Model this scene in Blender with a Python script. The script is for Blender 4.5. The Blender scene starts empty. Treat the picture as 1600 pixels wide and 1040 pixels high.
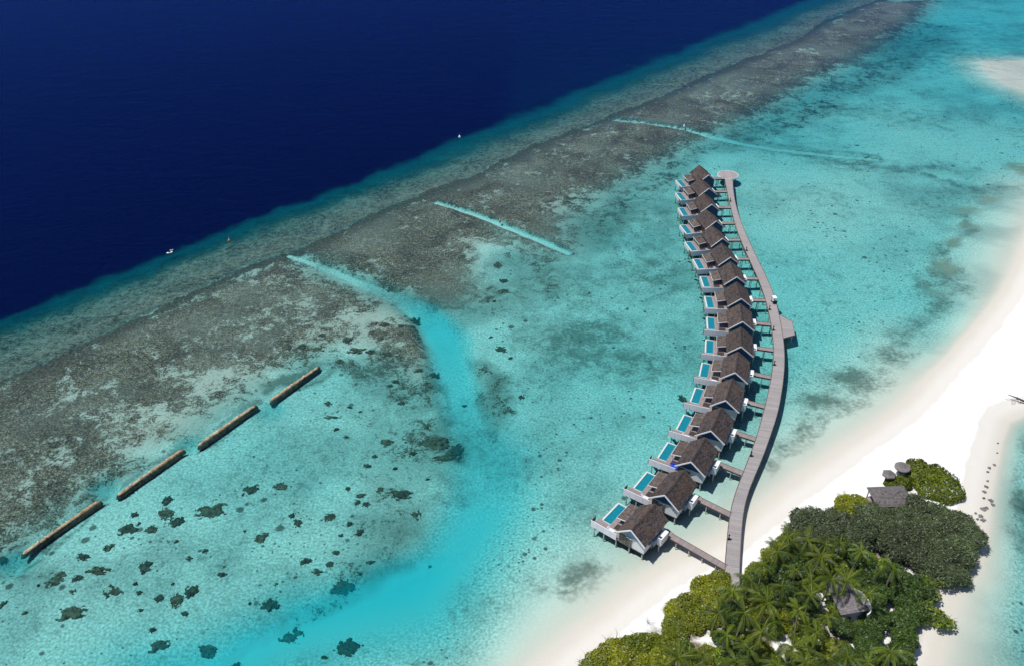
import bpy, math, random
import numpy as np
from mathutils import Vector, Matrix, noise as mnoise
random.seed(7); RNG = np.random.default_rng(7)
scene = bpy.context.scene
COL = scene.collection

# ------------------------------------------------------------------ camera
CH, FPX, PITCH, ROLL = 120.0, 1327.35, 0.60240, -0.0113
cp_, sp_ = math.cos(PITCH), math.sin(PITCH)
rgt, fwd, dwn = Vector((1, 0, 0)), Vector((0, cp_, -sp_)), Vector((0, -sp_, -cp_))
cr, sr = math.cos(ROLL), math.sin(ROLL)
cx_ = cr * rgt - sr * dwn
cy_ = -(sr * rgt + cr * dwn)
cam_d = bpy.data.cameras.new('camera'); cam = bpy.data.objects.new('camera', cam_d); COL.objects.link(cam)
M = Matrix((cx_, cy_, -fwd)).transposed().to_4x4(); M.translation = (0, 0, CH)
cam.matrix_world = M
cam_d.sensor_width = 36.0; cam_d.lens = FPX * 36.0 / 1600.0
cam_d.clip_start = 1.0; cam_d.clip_end = 30000.0
scene.camera = cam

# ------------------------------------------------------------------ sky, sun, exposure
SUN_EL = math.radians(66)
SUN_AZ = Vector((-0.97, -0.10))                       # horizontal direction towards the sun
world = bpy.data.worlds.new('World'); scene.world = world; world.use_nodes = True
wn = world.node_tree.nodes; wl = world.node_tree.links
bg = wn['Background']
sky = wn.new('ShaderNodeTexSky'); sky.sky_type = 'NISHITA'; sky.sun_disc = False
sky.sun_elevation = SUN_EL; sky.sun_rotation = math.atan2(SUN_AZ.x, SUN_AZ.y)
sky.air_density = 1.0; sky.dust_density = 0.4; sky.ozone_density = 2.0
wl.new(sky.outputs[0], bg.inputs[0]); bg.inputs[1].default_value = 0.09
sd_ = bpy.data.lights.new('sun', 'SUN'); sd_.energy = 4.2; sd_.angle = math.radians(0.5); sd_.color = (1.0, 0.965, 0.91)
sun = bpy.data.objects.new('sun', sd_); COL.objects.link(sun)
a_ = SUN_AZ.normalized()
sv = Vector((a_.x * math.cos(SUN_EL), a_.y * math.cos(SUN_EL), math.sin(SUN_EL)))
sun.rotation_euler = sv.to_track_quat('Z', 'Y').to_euler()
sun.location = sv * 300
vs = scene.view_settings
scene.display_settings.display_device = 'sRGB'
vs.view_transform = 'Standard'; vs.look = 'None'; vs.exposure = 0.0; vs.gamma = 1.0; vs.use_curve_mapping = False
try:
    scene.cycles.transparent_max_bounces = 12; scene.cycles.max_bounces = 6
    scene.cycles.caustics_reflective = False; scene.cycles.caustics_refractive = False
except Exception: pass

# ------------------------------------------------------------------ helpers
def U(px, py, z=0.0):
    """point of the plane z seen at this place of the 1600 x 1040 photograph"""
    X, Y = px - 800.0, py - 520.0
    X, Y = cr * X + sr * Y, -sr * X + cr * Y
    u, v = X / FPX, Y / FPX
    dy, dz = cp_ - v * sp_, -sp_ - v * cp_
    t = (z - CH) / dz
    return (u * t, dy * t, z)
def UA(pts, z=0.0):
    return np.array([U(p[0], p[1], z)[:2] for p in pts])

def tag(o, label=None, cat=None, group=None, kind=None):
    if label: o['label'] = label
    if cat: o['category'] = cat
    if group: o['group'] = group
    if kind: o['kind'] = kind
    return o
def empty(name, loc, rz=0.0):
    o = bpy.data.objects.new(name, None); COL.objects.link(o)
    o.location = loc; o.rotation_euler = (0, 0, rz); o.empty_display_size = 0.5
    return o
def copy_tree(o, parent=None):
    c = o.copy(); COL.objects.link(c)
    if parent is not None: c.parent = parent
    for ch in list(o.children): copy_tree(ch, c)
    return c

class MB:
    def __init__(s): s.v = []; s.f = []; s.c = []
    def add(s, vs_, fs, col=0.5):
        n = len(s.v); s.v.extend([tuple(p) for p in vs_]); s.f.extend([tuple(i + n for i in f) for f in fs])
        s.c.extend([col] * len(fs)); return s
    def box(s, x0, x1, y0, y1, z0, z1, col=0.5):
        vs_ = [(x0,y0,z0),(x1,y0,z0),(x1,y1,z0),(x0,y1,z0),(x0,y0,z1),(x1,y0,z1),(x1,y1,z1),(x0,y1,z1)]
        return s.add(vs_, [(3,2,1,0),(4,5,6,7),(0,1,5,4),(1,2,6,5),(2,3,7,6),(3,0,4,7)], col)
    def hexa(s, b, t, col=0.5):   # b: four bottom points (ccw), t: four top points
        return s.add(list(b) + list(t), [(3,2,1,0),(4,5,6,7),(0,1,5,4),(1,2,6,5),(2,3,7,6),(3,0,4,7)], col)
    def bar(s, p, q, w, h, col=0.5):
        p, q = Vector(p), Vector(q); d = (q - p).normalized()
        up = Vector((0,0,1)) if abs(d.z) < 0.95 else Vector((1,0,0))
        sx = d.cross(up).normalized() * w / 2; sz = sx.cross(d).normalized() * h / 2
        return s.hexa([p-sx-sz, p+sx-sz, q+sx-sz, q-sx-sz], [p-sx+sz, p+sx+sz, q+sx+sz, q-sx+sz], col)
    def cyl(s, p, q, r0, r1=None, n=8, col=0.5, cap=True):
        r1 = r0 if r1 is None else r1
        p, q = Vector(p), Vector(q); d = (q - p).normalized()
        up = Vector((0,0,1)) if abs(d.z) < 0.95 else Vector((1,0,0))
        a = d.cross(up).normalized(); b = d.cross(a)
        vs_ = []
        for c, r in ((p, r0), (q, r1)):
            for k in range(n):
                t = 2*math.pi*k/n; vs_.append(c + a*math.cos(t)*r + b*math.sin(t)*r)
        fs = [(k, (k+1)%n, n+(k+1)%n, n+k) for k in range(n)]
        if cap: fs += [tuple(range(n-1,-1,-1)), tuple(range(n,2*n))]
        return s.add(vs_, fs, col)
    def tube(s, pts, rs, n=6, col=0.5):
        pts = [Vector(p) for p in pts]; rings = []; vs_ = []
        for i, p in enumerate(pts):
            d = (pts[min(i+1,len(pts)-1)] - pts[max(i-1,0)]).normalized()
            up = Vector((0,0,1)) if abs(d.z) < 0.9 else Vector((1,0,0))
            a = d.cross(up).normalized(); b = d.cross(a)
            for k in range(n):
                t = 2*math.pi*k/n; vs_.append(p + (a*math.cos(t) + b*math.sin(t))*rs[i])
        fs = []
        for i in range(len(pts)-1):
            for k in range(n): fs.append((i*n+k, i*n+(k+1)%n, (i+1)*n+(k+1)%n, (i+1)*n+k))
        fs += [tuple(range(n-1,-1,-1)), tuple(range((len(pts)-1)*n, len(pts)*n))]
        return s.add(vs_, fs, col)
    def mesh(s, name, mat, smooth=False):
        me = bpy.data.meshes.new(name); me.from_pydata([tuple(p) for p in s.v], [], s.f)
        me.materials.append(mat)
        at = me.attributes.new('tone', 'FLOAT', 'FACE'); at.data.foreach_set('value', np.array(s.c, dtype=np.float32))
        if smooth: me.polygons.foreach_set('use_smooth', [True]*len(me.polygons))
        me.update(); return me
    def build(s, name, mat, parent=None, smooth=False):
        o = bpy.data.objects.new(name, s.mesh(name, mat, smooth)); COL.objects.link(o)
        if parent is not None: o.parent = parent
        return o

# ------------------------------------------------------------------ node helpers
class NT:
    def __init__(s, name):
        s.m = bpy.data.materials.new(name); s.m.use_nodes = True
        s.t = s.m.node_tree; s.n = s.t.nodes; s.l = s.t.links
        for n in list(s.n): s.n.remove(n)
        s.out = s.n.new('ShaderNodeOutputMaterial')
    def set(s, inp, v):
        if hasattr(v, 'is_output') or isinstance(v, bpy.types.NodeSocket): s.l.new(v, inp)
        elif v is not None:
            if isinstance(v, (tuple, list)) and len(v) == 3 and inp.type == 'RGBA': v = (*v, 1)
            inp.default_value = v
    def node(s, t, **kw):
        n = s.n.new(t)
        for k, v in kw.items(): setattr(n, k, v)
        return n
    def math(s, op, a, b=None, c=None, clamp=False):
        n = s.node('ShaderNodeMath', operation=op, use_clamp=clamp)
        for i, v in enumerate((a, b, c)):
            if v is not None: s.set(n.inputs[i], v)
        return n.outputs[0]
    def add(s, a, b): return s.math('ADD', a, b)
    def mul(s, a, b): return s.math('MULTIPLY', a, b)
    def attr(s, name):
        return s.node('ShaderNodeAttribute', attribute_name=name).outputs['Fac']
    def pos(s, scale=(1,1,1), obj=False):
        if obj: src = s.node('ShaderNodeTexCoord').outputs['Object']
        else: src = s.node('ShaderNodeNewGeometry').outputs['Position']
        mp = s.node('ShaderNodeMapping'); s.l.new(src, mp.inputs[0]); mp.inputs['Scale'].default_value = scale
        return mp.outputs[0]
    def noise(s, vec, scale, detail=4, rough=0.55, dist=0.0):
        n = s.node('ShaderNodeTexNoise'); s.set(n.inputs['Vector'], vec)
        n.inputs['Scale'].default_value = scale; n.inputs['Detail'].default_value = detail
        n.inputs['Roughness'].default_value = rough; n.inputs['Distortion'].default_value = dist
        return n.outputs[0]
    def voro(s, vec, scale, feature='F1', rnd=1.0):
        n = s.node('ShaderNodeTexVoronoi', feature=feature); s.set(n.inputs['Vector'], vec)
        n.inputs['Scale'].default_value = scale
        return n
    def ramp(s, f, stops, interp='LINEAR'):
        n = s.node('ShaderNodeValToRGB'); n.color_ramp.interpolation = interp; e = n.color_ramp.elements
        while len(e) < len(stops): e.new(0.5)
        for i, (p, c) in enumerate(stops): e[i].position = p; e[i].color = (*c, 1) if len(c) == 3 else c
        s.set(n.inputs[0], f); return n.outputs[0]
    def sstep(s, f, a, b):
        n = s.node('ShaderNodeMapRange', interpolation_type='SMOOTHSTEP'); s.set(n.inputs[0], f)
        s.set(n.inputs[1], a); s.set(n.inputs[2], b); return n.outputs[0]
    def mix(s, f, a, b, blend='MIX'):
        n = s.node('ShaderNodeMix', data_type='RGBA', blend_type=blend)
        s.set(n.inputs[0], f); s.set(n.inputs[6], a); s.set(n.inputs[7], b); return n.outputs[2]
    def bump(s, h, strength=0.5, dist=0.1):
        n = s.node('ShaderNodeBump'); s.set(n.inputs['Height'], h)
        n.inputs['Strength'].default_value = strength; n.inputs['Distance'].default_value = dist
        return n.outputs[0]
    def principled(s, color, rough=0.8, normal=None, spec=0.3, **kw):
        p = s.node('ShaderNodeBsdfPrincipled'); s.set(p.inputs['Base Color'], color)
        s.set(p.inputs['Roughness'], rough); p.inputs['Specular IOR Level'].default_value = spec
        if normal is not None: s.set(p.inputs['Normal'], normal)
        s.l.new(p.outputs[0], s.out.inputs[0]); return p

def simple_mat(name, col, var=0.25, scale=3.0, rough=0.8, tone=0.0, spec=0.3, bump=0.0, obj=True, stretch=(1,1,1)):
    s = NT(name); v = s.pos(stretch, obj=obj)
    n = s.noise(v, scale, 5, 0.6)
    k = s.math('MULTIPLY_ADD', n, var*2, 1-var)
    if tone: k = s.mul(k, s.math('MULTIPLY_ADD', s.attr('tone'), tone*2, 1-tone))
    c = s.node('ShaderNodeMix', data_type='RGBA', blend_type='MULTIPLY'); c.inputs[0].default_value = 1
    c.inputs[6].default_value = (*col, 1); s.l.new(k, c.inputs[7])
    s.principled(c.outputs[2], rough, s.bump(n, bump, 0.05) if bump else None, spec)
    return s.m

# ------------------------------------------------------------------ map of the reef, the lagoon and the island (world coordinates)
def seg_dist(P, pts, closed=False):
    """distance to a polyline and the arc parameter (0..1) of the nearest point"""
    pts = np.asarray(pts, float); n = len(pts); L = n if closed else n - 1
    best = np.full(len(P), 1e9); par = np.zeros(len(P))
    for i in range(L):
        a, b = pts[i], pts[(i+1) % n]; ab = b - a; l2 = (ab**2).sum() + 1e-9
        t = np.clip(((P - a) @ ab) / l2, 0, 1)
        d = np.hypot(*(P - (a + t[:, None]*ab)).T)
        m = d < best; best[m] = d[m]; par[m] = (i + t[m])
    return best, par
def poly_sd(P, pts):
    """signed distance, positive inside"""
    pts = np.asarray(pts, float); d, _ = seg_dist(P, pts, True)
    ins = np.zeros(len(P), bool); n = len(pts)
    for i in range(n):
        x1, y1 = pts[i]; x2, y2 = pts[(i+1) % n]
        if y1 == y2: continue
        c = ((y1 > P[:,1]) != (y2 > P[:,1])) & (P[:,0] < (x2-x1)*(P[:,1]-y1)/(y2-y1) + x1)
        ins ^= c
    return np.where(ins, d, -d)
def smooth(x, a, b):
    t = np.clip((x-a)/(b-a), 0, 1); return t*t*(3-2*t)
def fnoise(P, scale, seed=0.0, octaves=4):
    """cheap value noise for map warping"""
    out = np.zeros(len(P)); amp = 1.0; tot = 0
    r = np.random.default_rng(int(seed*13)+5); T = r.random((256, 256))
    for o in range(octaves):
        q = P*scale*(2**o) + 37.1*o + seed
        i = np.floor(q).astype(int); f = q - i; f = f*f*(3-2*f)
        x0, y0 = i[:,0] & 255, i[:,1] & 255; x1, y1 = (x0+1) & 255, (y0+1) & 255
        v = (T[x0,y0]*(1-f[:,0])+T[x1,y0]*f[:,0])*(1-f[:,1]) + (T[x0,y1]*(1-f[:,0])+T[x1,y1]*f[:,0])*f[:,1]
        out += v*amp; tot += amp; amp *= 0.5
    return out/tot
def line_fn(pts, z=-1.0):
    w = UA(pts, z); o = np.argsort(w[:,0]); w = w[o]
    s0 = (w[1]-w[0]); s1 = (w[-1]-w[-2])
    w = np.vstack([w[0]-s0/s0[0]*4000*np.array([1,1]), w, w[-1]+s1/s1[0]*4000*np.array([1,1])])
    return lambda x: np.interp(x, w[:,0], w[:,1])
D0 = line_fn([(-200,592),(-80,534),(0,500),(80,469),(160,434),(240,402),(320,372),(400,340),(480,310),(560,279),(640,247),(720,213),(800,182),(880,150),(950,120),(1030,88),(1110,56),(1180,28),(1260,-4)])
D1 = line_fn([(-150,600),(0,535),(102,499),(151,474),(215,447),(284,412),(335,393),(404,372),(470,345),(600,297),(701,262),(802,222),(886,187),(936,163),(1000,140),(1075,106),(1125,84),(1200,58),(1250,32),(1325,5)])
D2 = line_fn([(-150,655),(0,597),(48,575),(108,550),(172,516),(229,491),(323,447),(395,410),(449,397),(470,388),(530,360),(600,325),(667,301),(745,272),(842,224),(903,202),(955,180),(1020,157),(1075,132),(1100,120),(1150,99),(1212,76),(1250,60),(1287,32),(1350,8)])
ISLAND = [(760,1110),(832,1045),(868,1012),(900,985),(941,953),(972,928),(1008,902),(1055,872),(1125,838),(1165,808),(1212,770),(1260,736),(1310,700),(1360,668),(1410,630),(1450,586),(1490,545),(1530,500),(1560,462),(1582,425),(1602,380),(1640,300),(1800,250),
          (2100,420),(1800,560),(1640,640),(1600,648),(1577,660),(1566,690),(1558,730),(1550,762),(1545,800),(1538,845),(1530,880),(1500,915),(1488,950),(1476,990),(1462,1045),(1430,1130),(1300,1220),(700,1300),(500,1180)]
SANDBANK = [(1536,97),(1600,95),(1720,97),(1900,140),(1800,200),(1650,165),(1600,143),(1565,128),(1545,112)]
CH1 = ([(452,400),(500,415),(560,441),(620,464),(665,492),(695,535),(707,590),(722,645),(745,700),(762,760),(745,830),(700,890),(640,935),(560,985),(490,1030),(440,1090)],
       [0.6,0.8,1.1,1.7,3.4,4.8,4.0,3.8,4.2,4.8,5.4,6.2,7,8,8,8])
CH2 = ([(682,317),(720,328),(770,346),(820,366),(860,382),(888,394)], [0.8,0.9,0.95,1.0,1.1,0.6])
CH3 = ([(955,187),(1010,193),(1070,202),(1110,212),(1160,222),(1215,231),(1300,241),(1372,248)], [0.7,0.8,1.0,1.1,1.1,1.0,0.9,0.4])
def chan(P, ch):
    w = UA(ch[0], -1.0); d, par = seg_dist(P, w)
    r = np.interp(par, np.arange(len(ch[1])), ch[1])
    return d, r
# reef cover of the inner flat: (polygon in photo pixels, cover, softness in metres)
REEF = [
 ([(-400,760),(-400,620),(0,590),(449,396),(500,428),(560,455),(620,480),(660,505),(690,560),(650,585),(600,560),(520,552),(470,560),(420,600),(350,640),(290,690),(180,745),(90,800),(20,850),(-100,940),(-400,1100)], 0.66, 9),
 ([(-300,740),(-300,600),(0,590),(440,398),(490,430),(470,500),(380,560),(280,620),(150,700),(0,760)], 0.80, 10),
 ([(465,392),(530,358),(667,301),(745,268),(780,350),(800,385),(760,395),(745,430),(735,462),(700,470),(655,464),(600,445),(540,425)], 0.86, 10),
 ([(660,303),(745,268),(842,222),(955,178),(1100,118),(1300,28),(1360,0),(1460,0),(1420,40),(1340,90),(1270,125),(1200,165),(1130,200),(1065,228),(1020,255),(960,290),(910,320),(880,350),(880,388),(830,388),(780,375),(720,350)], 0.80, 12),
 ([(760,395),(880,350),(1010,260),(1130,205),(1260,130),(1350,90),(1440,30),(1500,40),(1420,110),(1300,170),(1200,215),(1110,240),(1060,280),(1000,320),(930,390),(860,430),(790,470),(740,500)], 0.50, 9),
 ([(440,500),(640,480),(690,560),(700,620),(640,640),(560,600),(500,570)], 0.55, 8),
 ([(730,470),(800,420),(960,330),(1040,270),(1060,300),(980,360),(900,420),(860,460),(780,480)], 0.42, 10),
 ([(540,640),(690,650),(710,720),(640,760),(700,830),(640,880),(560,920),(470,960),(520,860),(600,800)], 0.40, 10),
 ([(735,560),(775,570),(800,640),(770,680),(740,640)], 0.52, 4),
]
# bare sand tongues inside the reef
SANDY = [(390,665,8,3,.45),(300,590,9,4,.25),(555,545,8,4,.35),(760,390,9,6,.55),(215,650,12,4,.25),(470,590,8,3,.4),(590,500,8,4,.2),(230,700,8,4,.45),(150,610,8,3,.2),(770,430,6,6,.4)]
# algae and seagrass shading: px, py, rx m, ry m, strength
ALGAE = [(915,530,20,18,.56),(985,560,16,13,.50),(860,570,12,9,.40),(1010,420,24,30,.43),(870,440,20,20,.42),(700,760,10,12,.34),(960,350,26,22,.45),(760,440,10,14,.45),(1240,300,40,14,.30),(620,640,12,10,.34),(885,895,7,6,.62),(860,920,6,4,.45),(1480,430,7,12,.60),(1462,470,6,8,.5),(1350,600,9,6,.62),(1300,632,7,5,.62),(1400,560,8,8,.5),(1260,672,6,4,.5),(1225,700,5,3,.45),
         (1440,262,26,6,.5),(1390,262,22,5,.45),(1330,250,22,5,.42),(1520,295,22,7,.42),(1450,180,30,16,.38),(1330,170,30,16,.42),(1250,210,30,14,.30),(1180,160,20,20,.40),(1380,60,50,60,.55),(1500,100,40,30,.3),(1540,50,60,60,.35),
         (700,700,6,6,.5),(640,820,10,10,.40),(600,900,12,6,.45),(760,600,4,12,.50),(725,445,6,12,.62),(700,470,10,4,.6),(470,900,9,5,.3),(1590,770,4,9,.65),(1598,690,4,5,.6),(1580,830,3,5,.5),(1090,420,20,20,.28),(1260,420,25,22,.25),(1300,330,25,22,.25),(960,640,12,8,.22),(250,900,20,8,.18),(60,900,8,6,.4),(1000,470,12,8,.3),(830,360,20,10,.45),(1040,330,16,16,.36),(1180,560,10,30,.20)]
ALINES = [([(1168,778),(1205,742),(1250,706),(1300,668),(1350,632)], 1.5, .46), ([(1205,728),(1250,696),(1300,656),(1350,618),(1395,575),(1435,522),(1462,470),(1478,420),(1500,370),(1530,335)], 3.2, .44),
          ([(1225,700),(1290,640),(1370,580),(1430,500),(1450,430),(1470,380)], 4.5, .38),
          ([(1290,252),(1380,258),(1460,275),(1540,300)], 3.5, .50), ([(1240,240),(1300,247),(1370,256)], 2.2, .5), ([(1120,205),(1200,222),(1290,232),(1360,238)], 3.0, .42),
          ([(60,845),(150,775)], 1.6, .55), ([(195,755),(280,695)], 1.6, .5), ([(320,682),(395,625)], 1.6, .5), ([(425,610),(490,565)], 2.6, .66),  # darker bed along the far side of the breakwaters
          ([(40,872),(160,787)], 1.0, .5), ([(190,780),(292,706)], 1.0, .5), ([(312,703),(405,638)], 1.0, .5), ([(425,634),(505,575)], 1.0, .5),  # darker bed along the near side of the breakwaters
          ([(680,640),(690,700),(720,760),(745,800)], 3.5, .34), ([(600,880),(520,925),(440,965)], 3.0, .36), ([(655,560),(680,610),(690,650)], 3.0, .42)]
BLEACH = [(1558,316,6,4,.5),(1530,332,7,3.5,.5),(1512,352,4,3,.45),(1495,380,4,5,.5),(1480,420,5,8,.55),(1465,455,4,6,.4),(1590,262,7,7,.7)]
SHADES = []
def blobs(P, L, z=-1.0):
    v = np.zeros(len(P))
    for px, py, rx, ry, s in L:
        c = U(px, py, z); q = ((P[:,0]-c[0])/rx)**2 + ((P[:,1]-c[1])/ry)**2
        v = np.maximum(v, s*np.exp(-q*0.9))
    return v
def field_depth(P):
    warp = fnoise(P, 0.06, 1)-0.5; warp2 = fnoise(P, 0.25, 2)-0.5
    y = P[:,1] + warp*5 + warp2*3
    x = P[:,0]
    y0, y1, y2 = D0(x), D1(x), D2(x)
    d = 1.45 + (fnoise(P, 0.02, 3)-0.5)*0.7
    c = U(290, 900, -1); d -= 0.28*np.exp(-(((P[:,0]-c[0])/42)**2+((P[:,1]-c[1])/26)**2)**1.5)
    # far lagoon gets a little deeper
    d += smooth(P[:,1], 220, 470)*1.0
    # reef flat is shallow
    flat = smooth(y2 - y, 60, 10)
    reef = np.zeros(len(P))
    for poly, c, soft in REEF[:4]:
        reef = np.maximum(reef, smooth(poly_sd(P, UA(poly, -1.0)), -soft, soft))
    d = d*(1-reef) + 0.60*reef
    # outer band, drop-off
    m = y > y2
    t = np.clip((y-y2)/np.maximum(y1-y2, 1), 0, 1); d = np.where(m, 0.65 + 0.6*t**1.3, d)
    y = y + ((fnoise(P, 0.11, 12)-0.5)*9 + (fnoise(P, 0.35, 13)-0.5)*5)*smooth(y, y1, y1+4)
    m = y > y1
    t = np.clip((y-y1)/np.maximum(y0-y1, 1), 0, 1); d = np.where(m, 1.2 + 2.6*t + 7.2*t**2.2, d)
    m = y > y0
    d = np.where(m, 12.0 + np.minimum((y-y0)*3.2, 60), d)
    for ch, dd, soft in ((CH1, 4.3, 3.2), (CH2, 1.7, 0.9), (CH3, 1.9, 0.9)):
        ds, r = chan(P, ch); k = 1 - smooth(ds + warp2*1.5, r*0.35, r*1.05+soft)
        if ch is CH1:
            par = seg_dist(P, UA(ch[0], -1.0))[1]
            dd = np.interp(par, [0,3,4.5,6,8,10,12,15], [1.2,1.6,3.1,2.6,2.3,2.5,3.6,4.2])
        d = d*(1-k) + np.maximum(dd, d)*k
    # deep basin at the lower edge
    for px, py, rx, ry, dd in ((690,930,11,8,4.0),(610,985,18,9,4.4),(480,1045,26,8,4.2),(745,850,9,10,3.0),(765,740,9,14,2.5),(20,880,4,3,2.6),(168,768,2.5,2.5,2.1),(296,704,2.5,2.5,2.2),(416,640,2.5,2.5,2.2),(690,1040,16,9,4.0)):
        c = U(px, py, -1); q = ((P[:,0]+warp*6+warp2*2.5-c[0])/rx)**2 + ((P[:,1]-warp*5+warp2*3-c[1])/ry)**2
        k = np.exp(-q**1.3); d = d + (np.maximum(dd, d)-d)*k
    # the beach
    si = poly_sd(P, UA(ISLAND, 0.0)) + warp2*0.5
    east = smooth(P[:,0] - (88 + (P[:,1]-100)*0.18), -12, 12)*smooth(P[:,1], 210, 150)
    slope = (0.066 + 0.07*smooth(P[:,0], 6, -16))*(1-east) + 0.24*east
    dm = d*(1-east) + (2.3 + smooth(P[:,1],130,70)*1.6)*east
    out = np.minimum(dm, -si*slope)
    out = np.where(si > 0, -np.minimum(si*0.085, 1.0 + 0.012*si), out)
    sb = poly_sd(P, UA(SANDBANK, 0.0))
    out = np.where(sb > -22, np.minimum(out, np.maximum(0.24, -sb*0.11+0.24)), out)
    return out, si
def field_surface(P, si):
    warp = (fnoise(P, 0.07, 4)-0.5)*18; warp2 = (fnoise(P, 0.3, 5)-0.5)*6
    Q = P + np.stack([warp+warp2, warp2-warp*0.6], 1)*0.6
    x, y = Q[:,0], P[:,1] + (fnoise(P, 0.15, 6)-0.5)*4 + (fnoise(P, 0.8, 9)-0.5)*3
    y0, y1, y2 = D0(P[:,0]), D1(P[:,0]), D2(P[:,0])
    reef = np.zeros(len(P))
    for poly, c, soft in REEF:
        reef = np.maximum(reef, c*smooth(poly_sd(Q, UA(poly, -1.0)), -soft, soft*0.6))
    for px, py, rx, ry, s in SANDY:
        c = U(px, py, -1); q = ((Q[:,0]-c[0])/rx)**2 + ((Q[:,1]-c[1])/ry)**2
        reef -= s*np.exp(-q)
    crest = np.exp(-np.maximum(y2-y-1, 0)/11.0)*(y < y2)
    reef = np.where(y < y2, np.maximum(reef, 0.95*smooth(crest, 0.35, 0.9)), reef)
    outer = smooth(y, y2-0.6, y2+0.8)
    reef = reef*(1-outer) + 0.50*outer
    for ch in (CH1, CH2, CH3):
        ds, r = chan(P, ch); k = 1 - smooth(ds + warp2*0.12, r*0.6, r+0.45)
        bank = np.exp(-np.maximum(ds - r - 0.8, 0)/3.0)*(1-k)
        if ch is not CH1: reef = np.maximum(reef, bank*0.72*(ch is CH2) + bank*0.45*(ch is CH3))
        reef = reef*(1-k*0.97)
    algae = blobs(Q, ALGAE)
    for pts, wd, st in ALINES:
        dl, _ = seg_dist(Q, UA(pts, -1.0)); algae = np.maximum(algae, st*np.exp(-(dl/wd)**2))
    bleach = blobs(Q, BLEACH)
    reef = np.where(si > -6, np.minimum(reef, 0.0), reef)
    algae = algae*smooth(-si, 1.0, 5)
    cut = np.zeros(len(P))
    for ch in (CH2, CH3):
        ds, r = chan(P, ch); cut = np.maximum(cut, 1 - smooth(ds + warp2*0.08, r*0.5, r+0.5))
    algae = algae*(1-cut)
    global CUT; CUT = cut
    return np.clip(reef, 0, 1), algae, crest*(y < y2), outer, bleach

VEG = [[(895,1050),(960,1000),(1010,965),(1050,925),(1140,888),(1165,890),(1200,865),(1225,830),(1300,800),(1335,785),(1400,790),(1500,800),(1540,860),(1510,910),(1480,915),(1450,975),(1425,1050),(1400,1140),(880,1140)],
       [(1380,760),(1400,752),(1420,725),(1450,725),(1490,755),(1490,775),(1450,778),(1410,790),(1385,790)]]

# ------------------------------------------------------------------ the sheets
rows = np.concatenate([np.geomspace(52, 760, 820), np.geomspace(790, 14000, 26)])
tcol = np.linspace(-1.05, 1.05, 660)
def sheet_grid(rows, tcol):
    R, T = np.meshgrid(rows, tcol, indexing='ij')
    X = T*(R*0.80 + 26); Y = R.copy()
    nr, nc = R.shape
    idx = np.arange(nr*nc).reshape(nr, nc)
    F = np.stack([idx[:-1,:-1], idx[:-1,1:], idx[1:,1:], idx[1:,:-1]], -1).reshape(-1, 4)
    return np.stack([X.ravel(), Y.ravel()], 1), F
def make_sheet(name, P, Z, F, attrs, mat):
    me = bpy.data.meshes.new(name); n = len(P)
    me.vertices.add(n); me.vertices.foreach_set('co', np.column_stack([P, Z]).astype(np.float32).ravel())
    me.loops.add(F.size); me.loops.foreach_set('vertex_index', F.ravel().astype(np.int32))
    me.polygons.add(len(F)); me.polygons.foreach_set('loop_start', (np.arange(len(F))*4).astype(np.int32))
    me.polygons.foreach_set('loop_total', np.full(len(F), 4, np.int32))
    me.update(calc_edges=True); me.polygons.foreach_set('use_smooth', [True]*len(F))
    for k, v in attrs.items():
        a = me.attributes.new(k, 'FLOAT', 'POINT'); a.data.foreach_set('value', v.astype(np.float32))
    me.materials.append(mat); o = bpy.data.objects.new(name, me); COL.objects.link(o); return o

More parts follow.
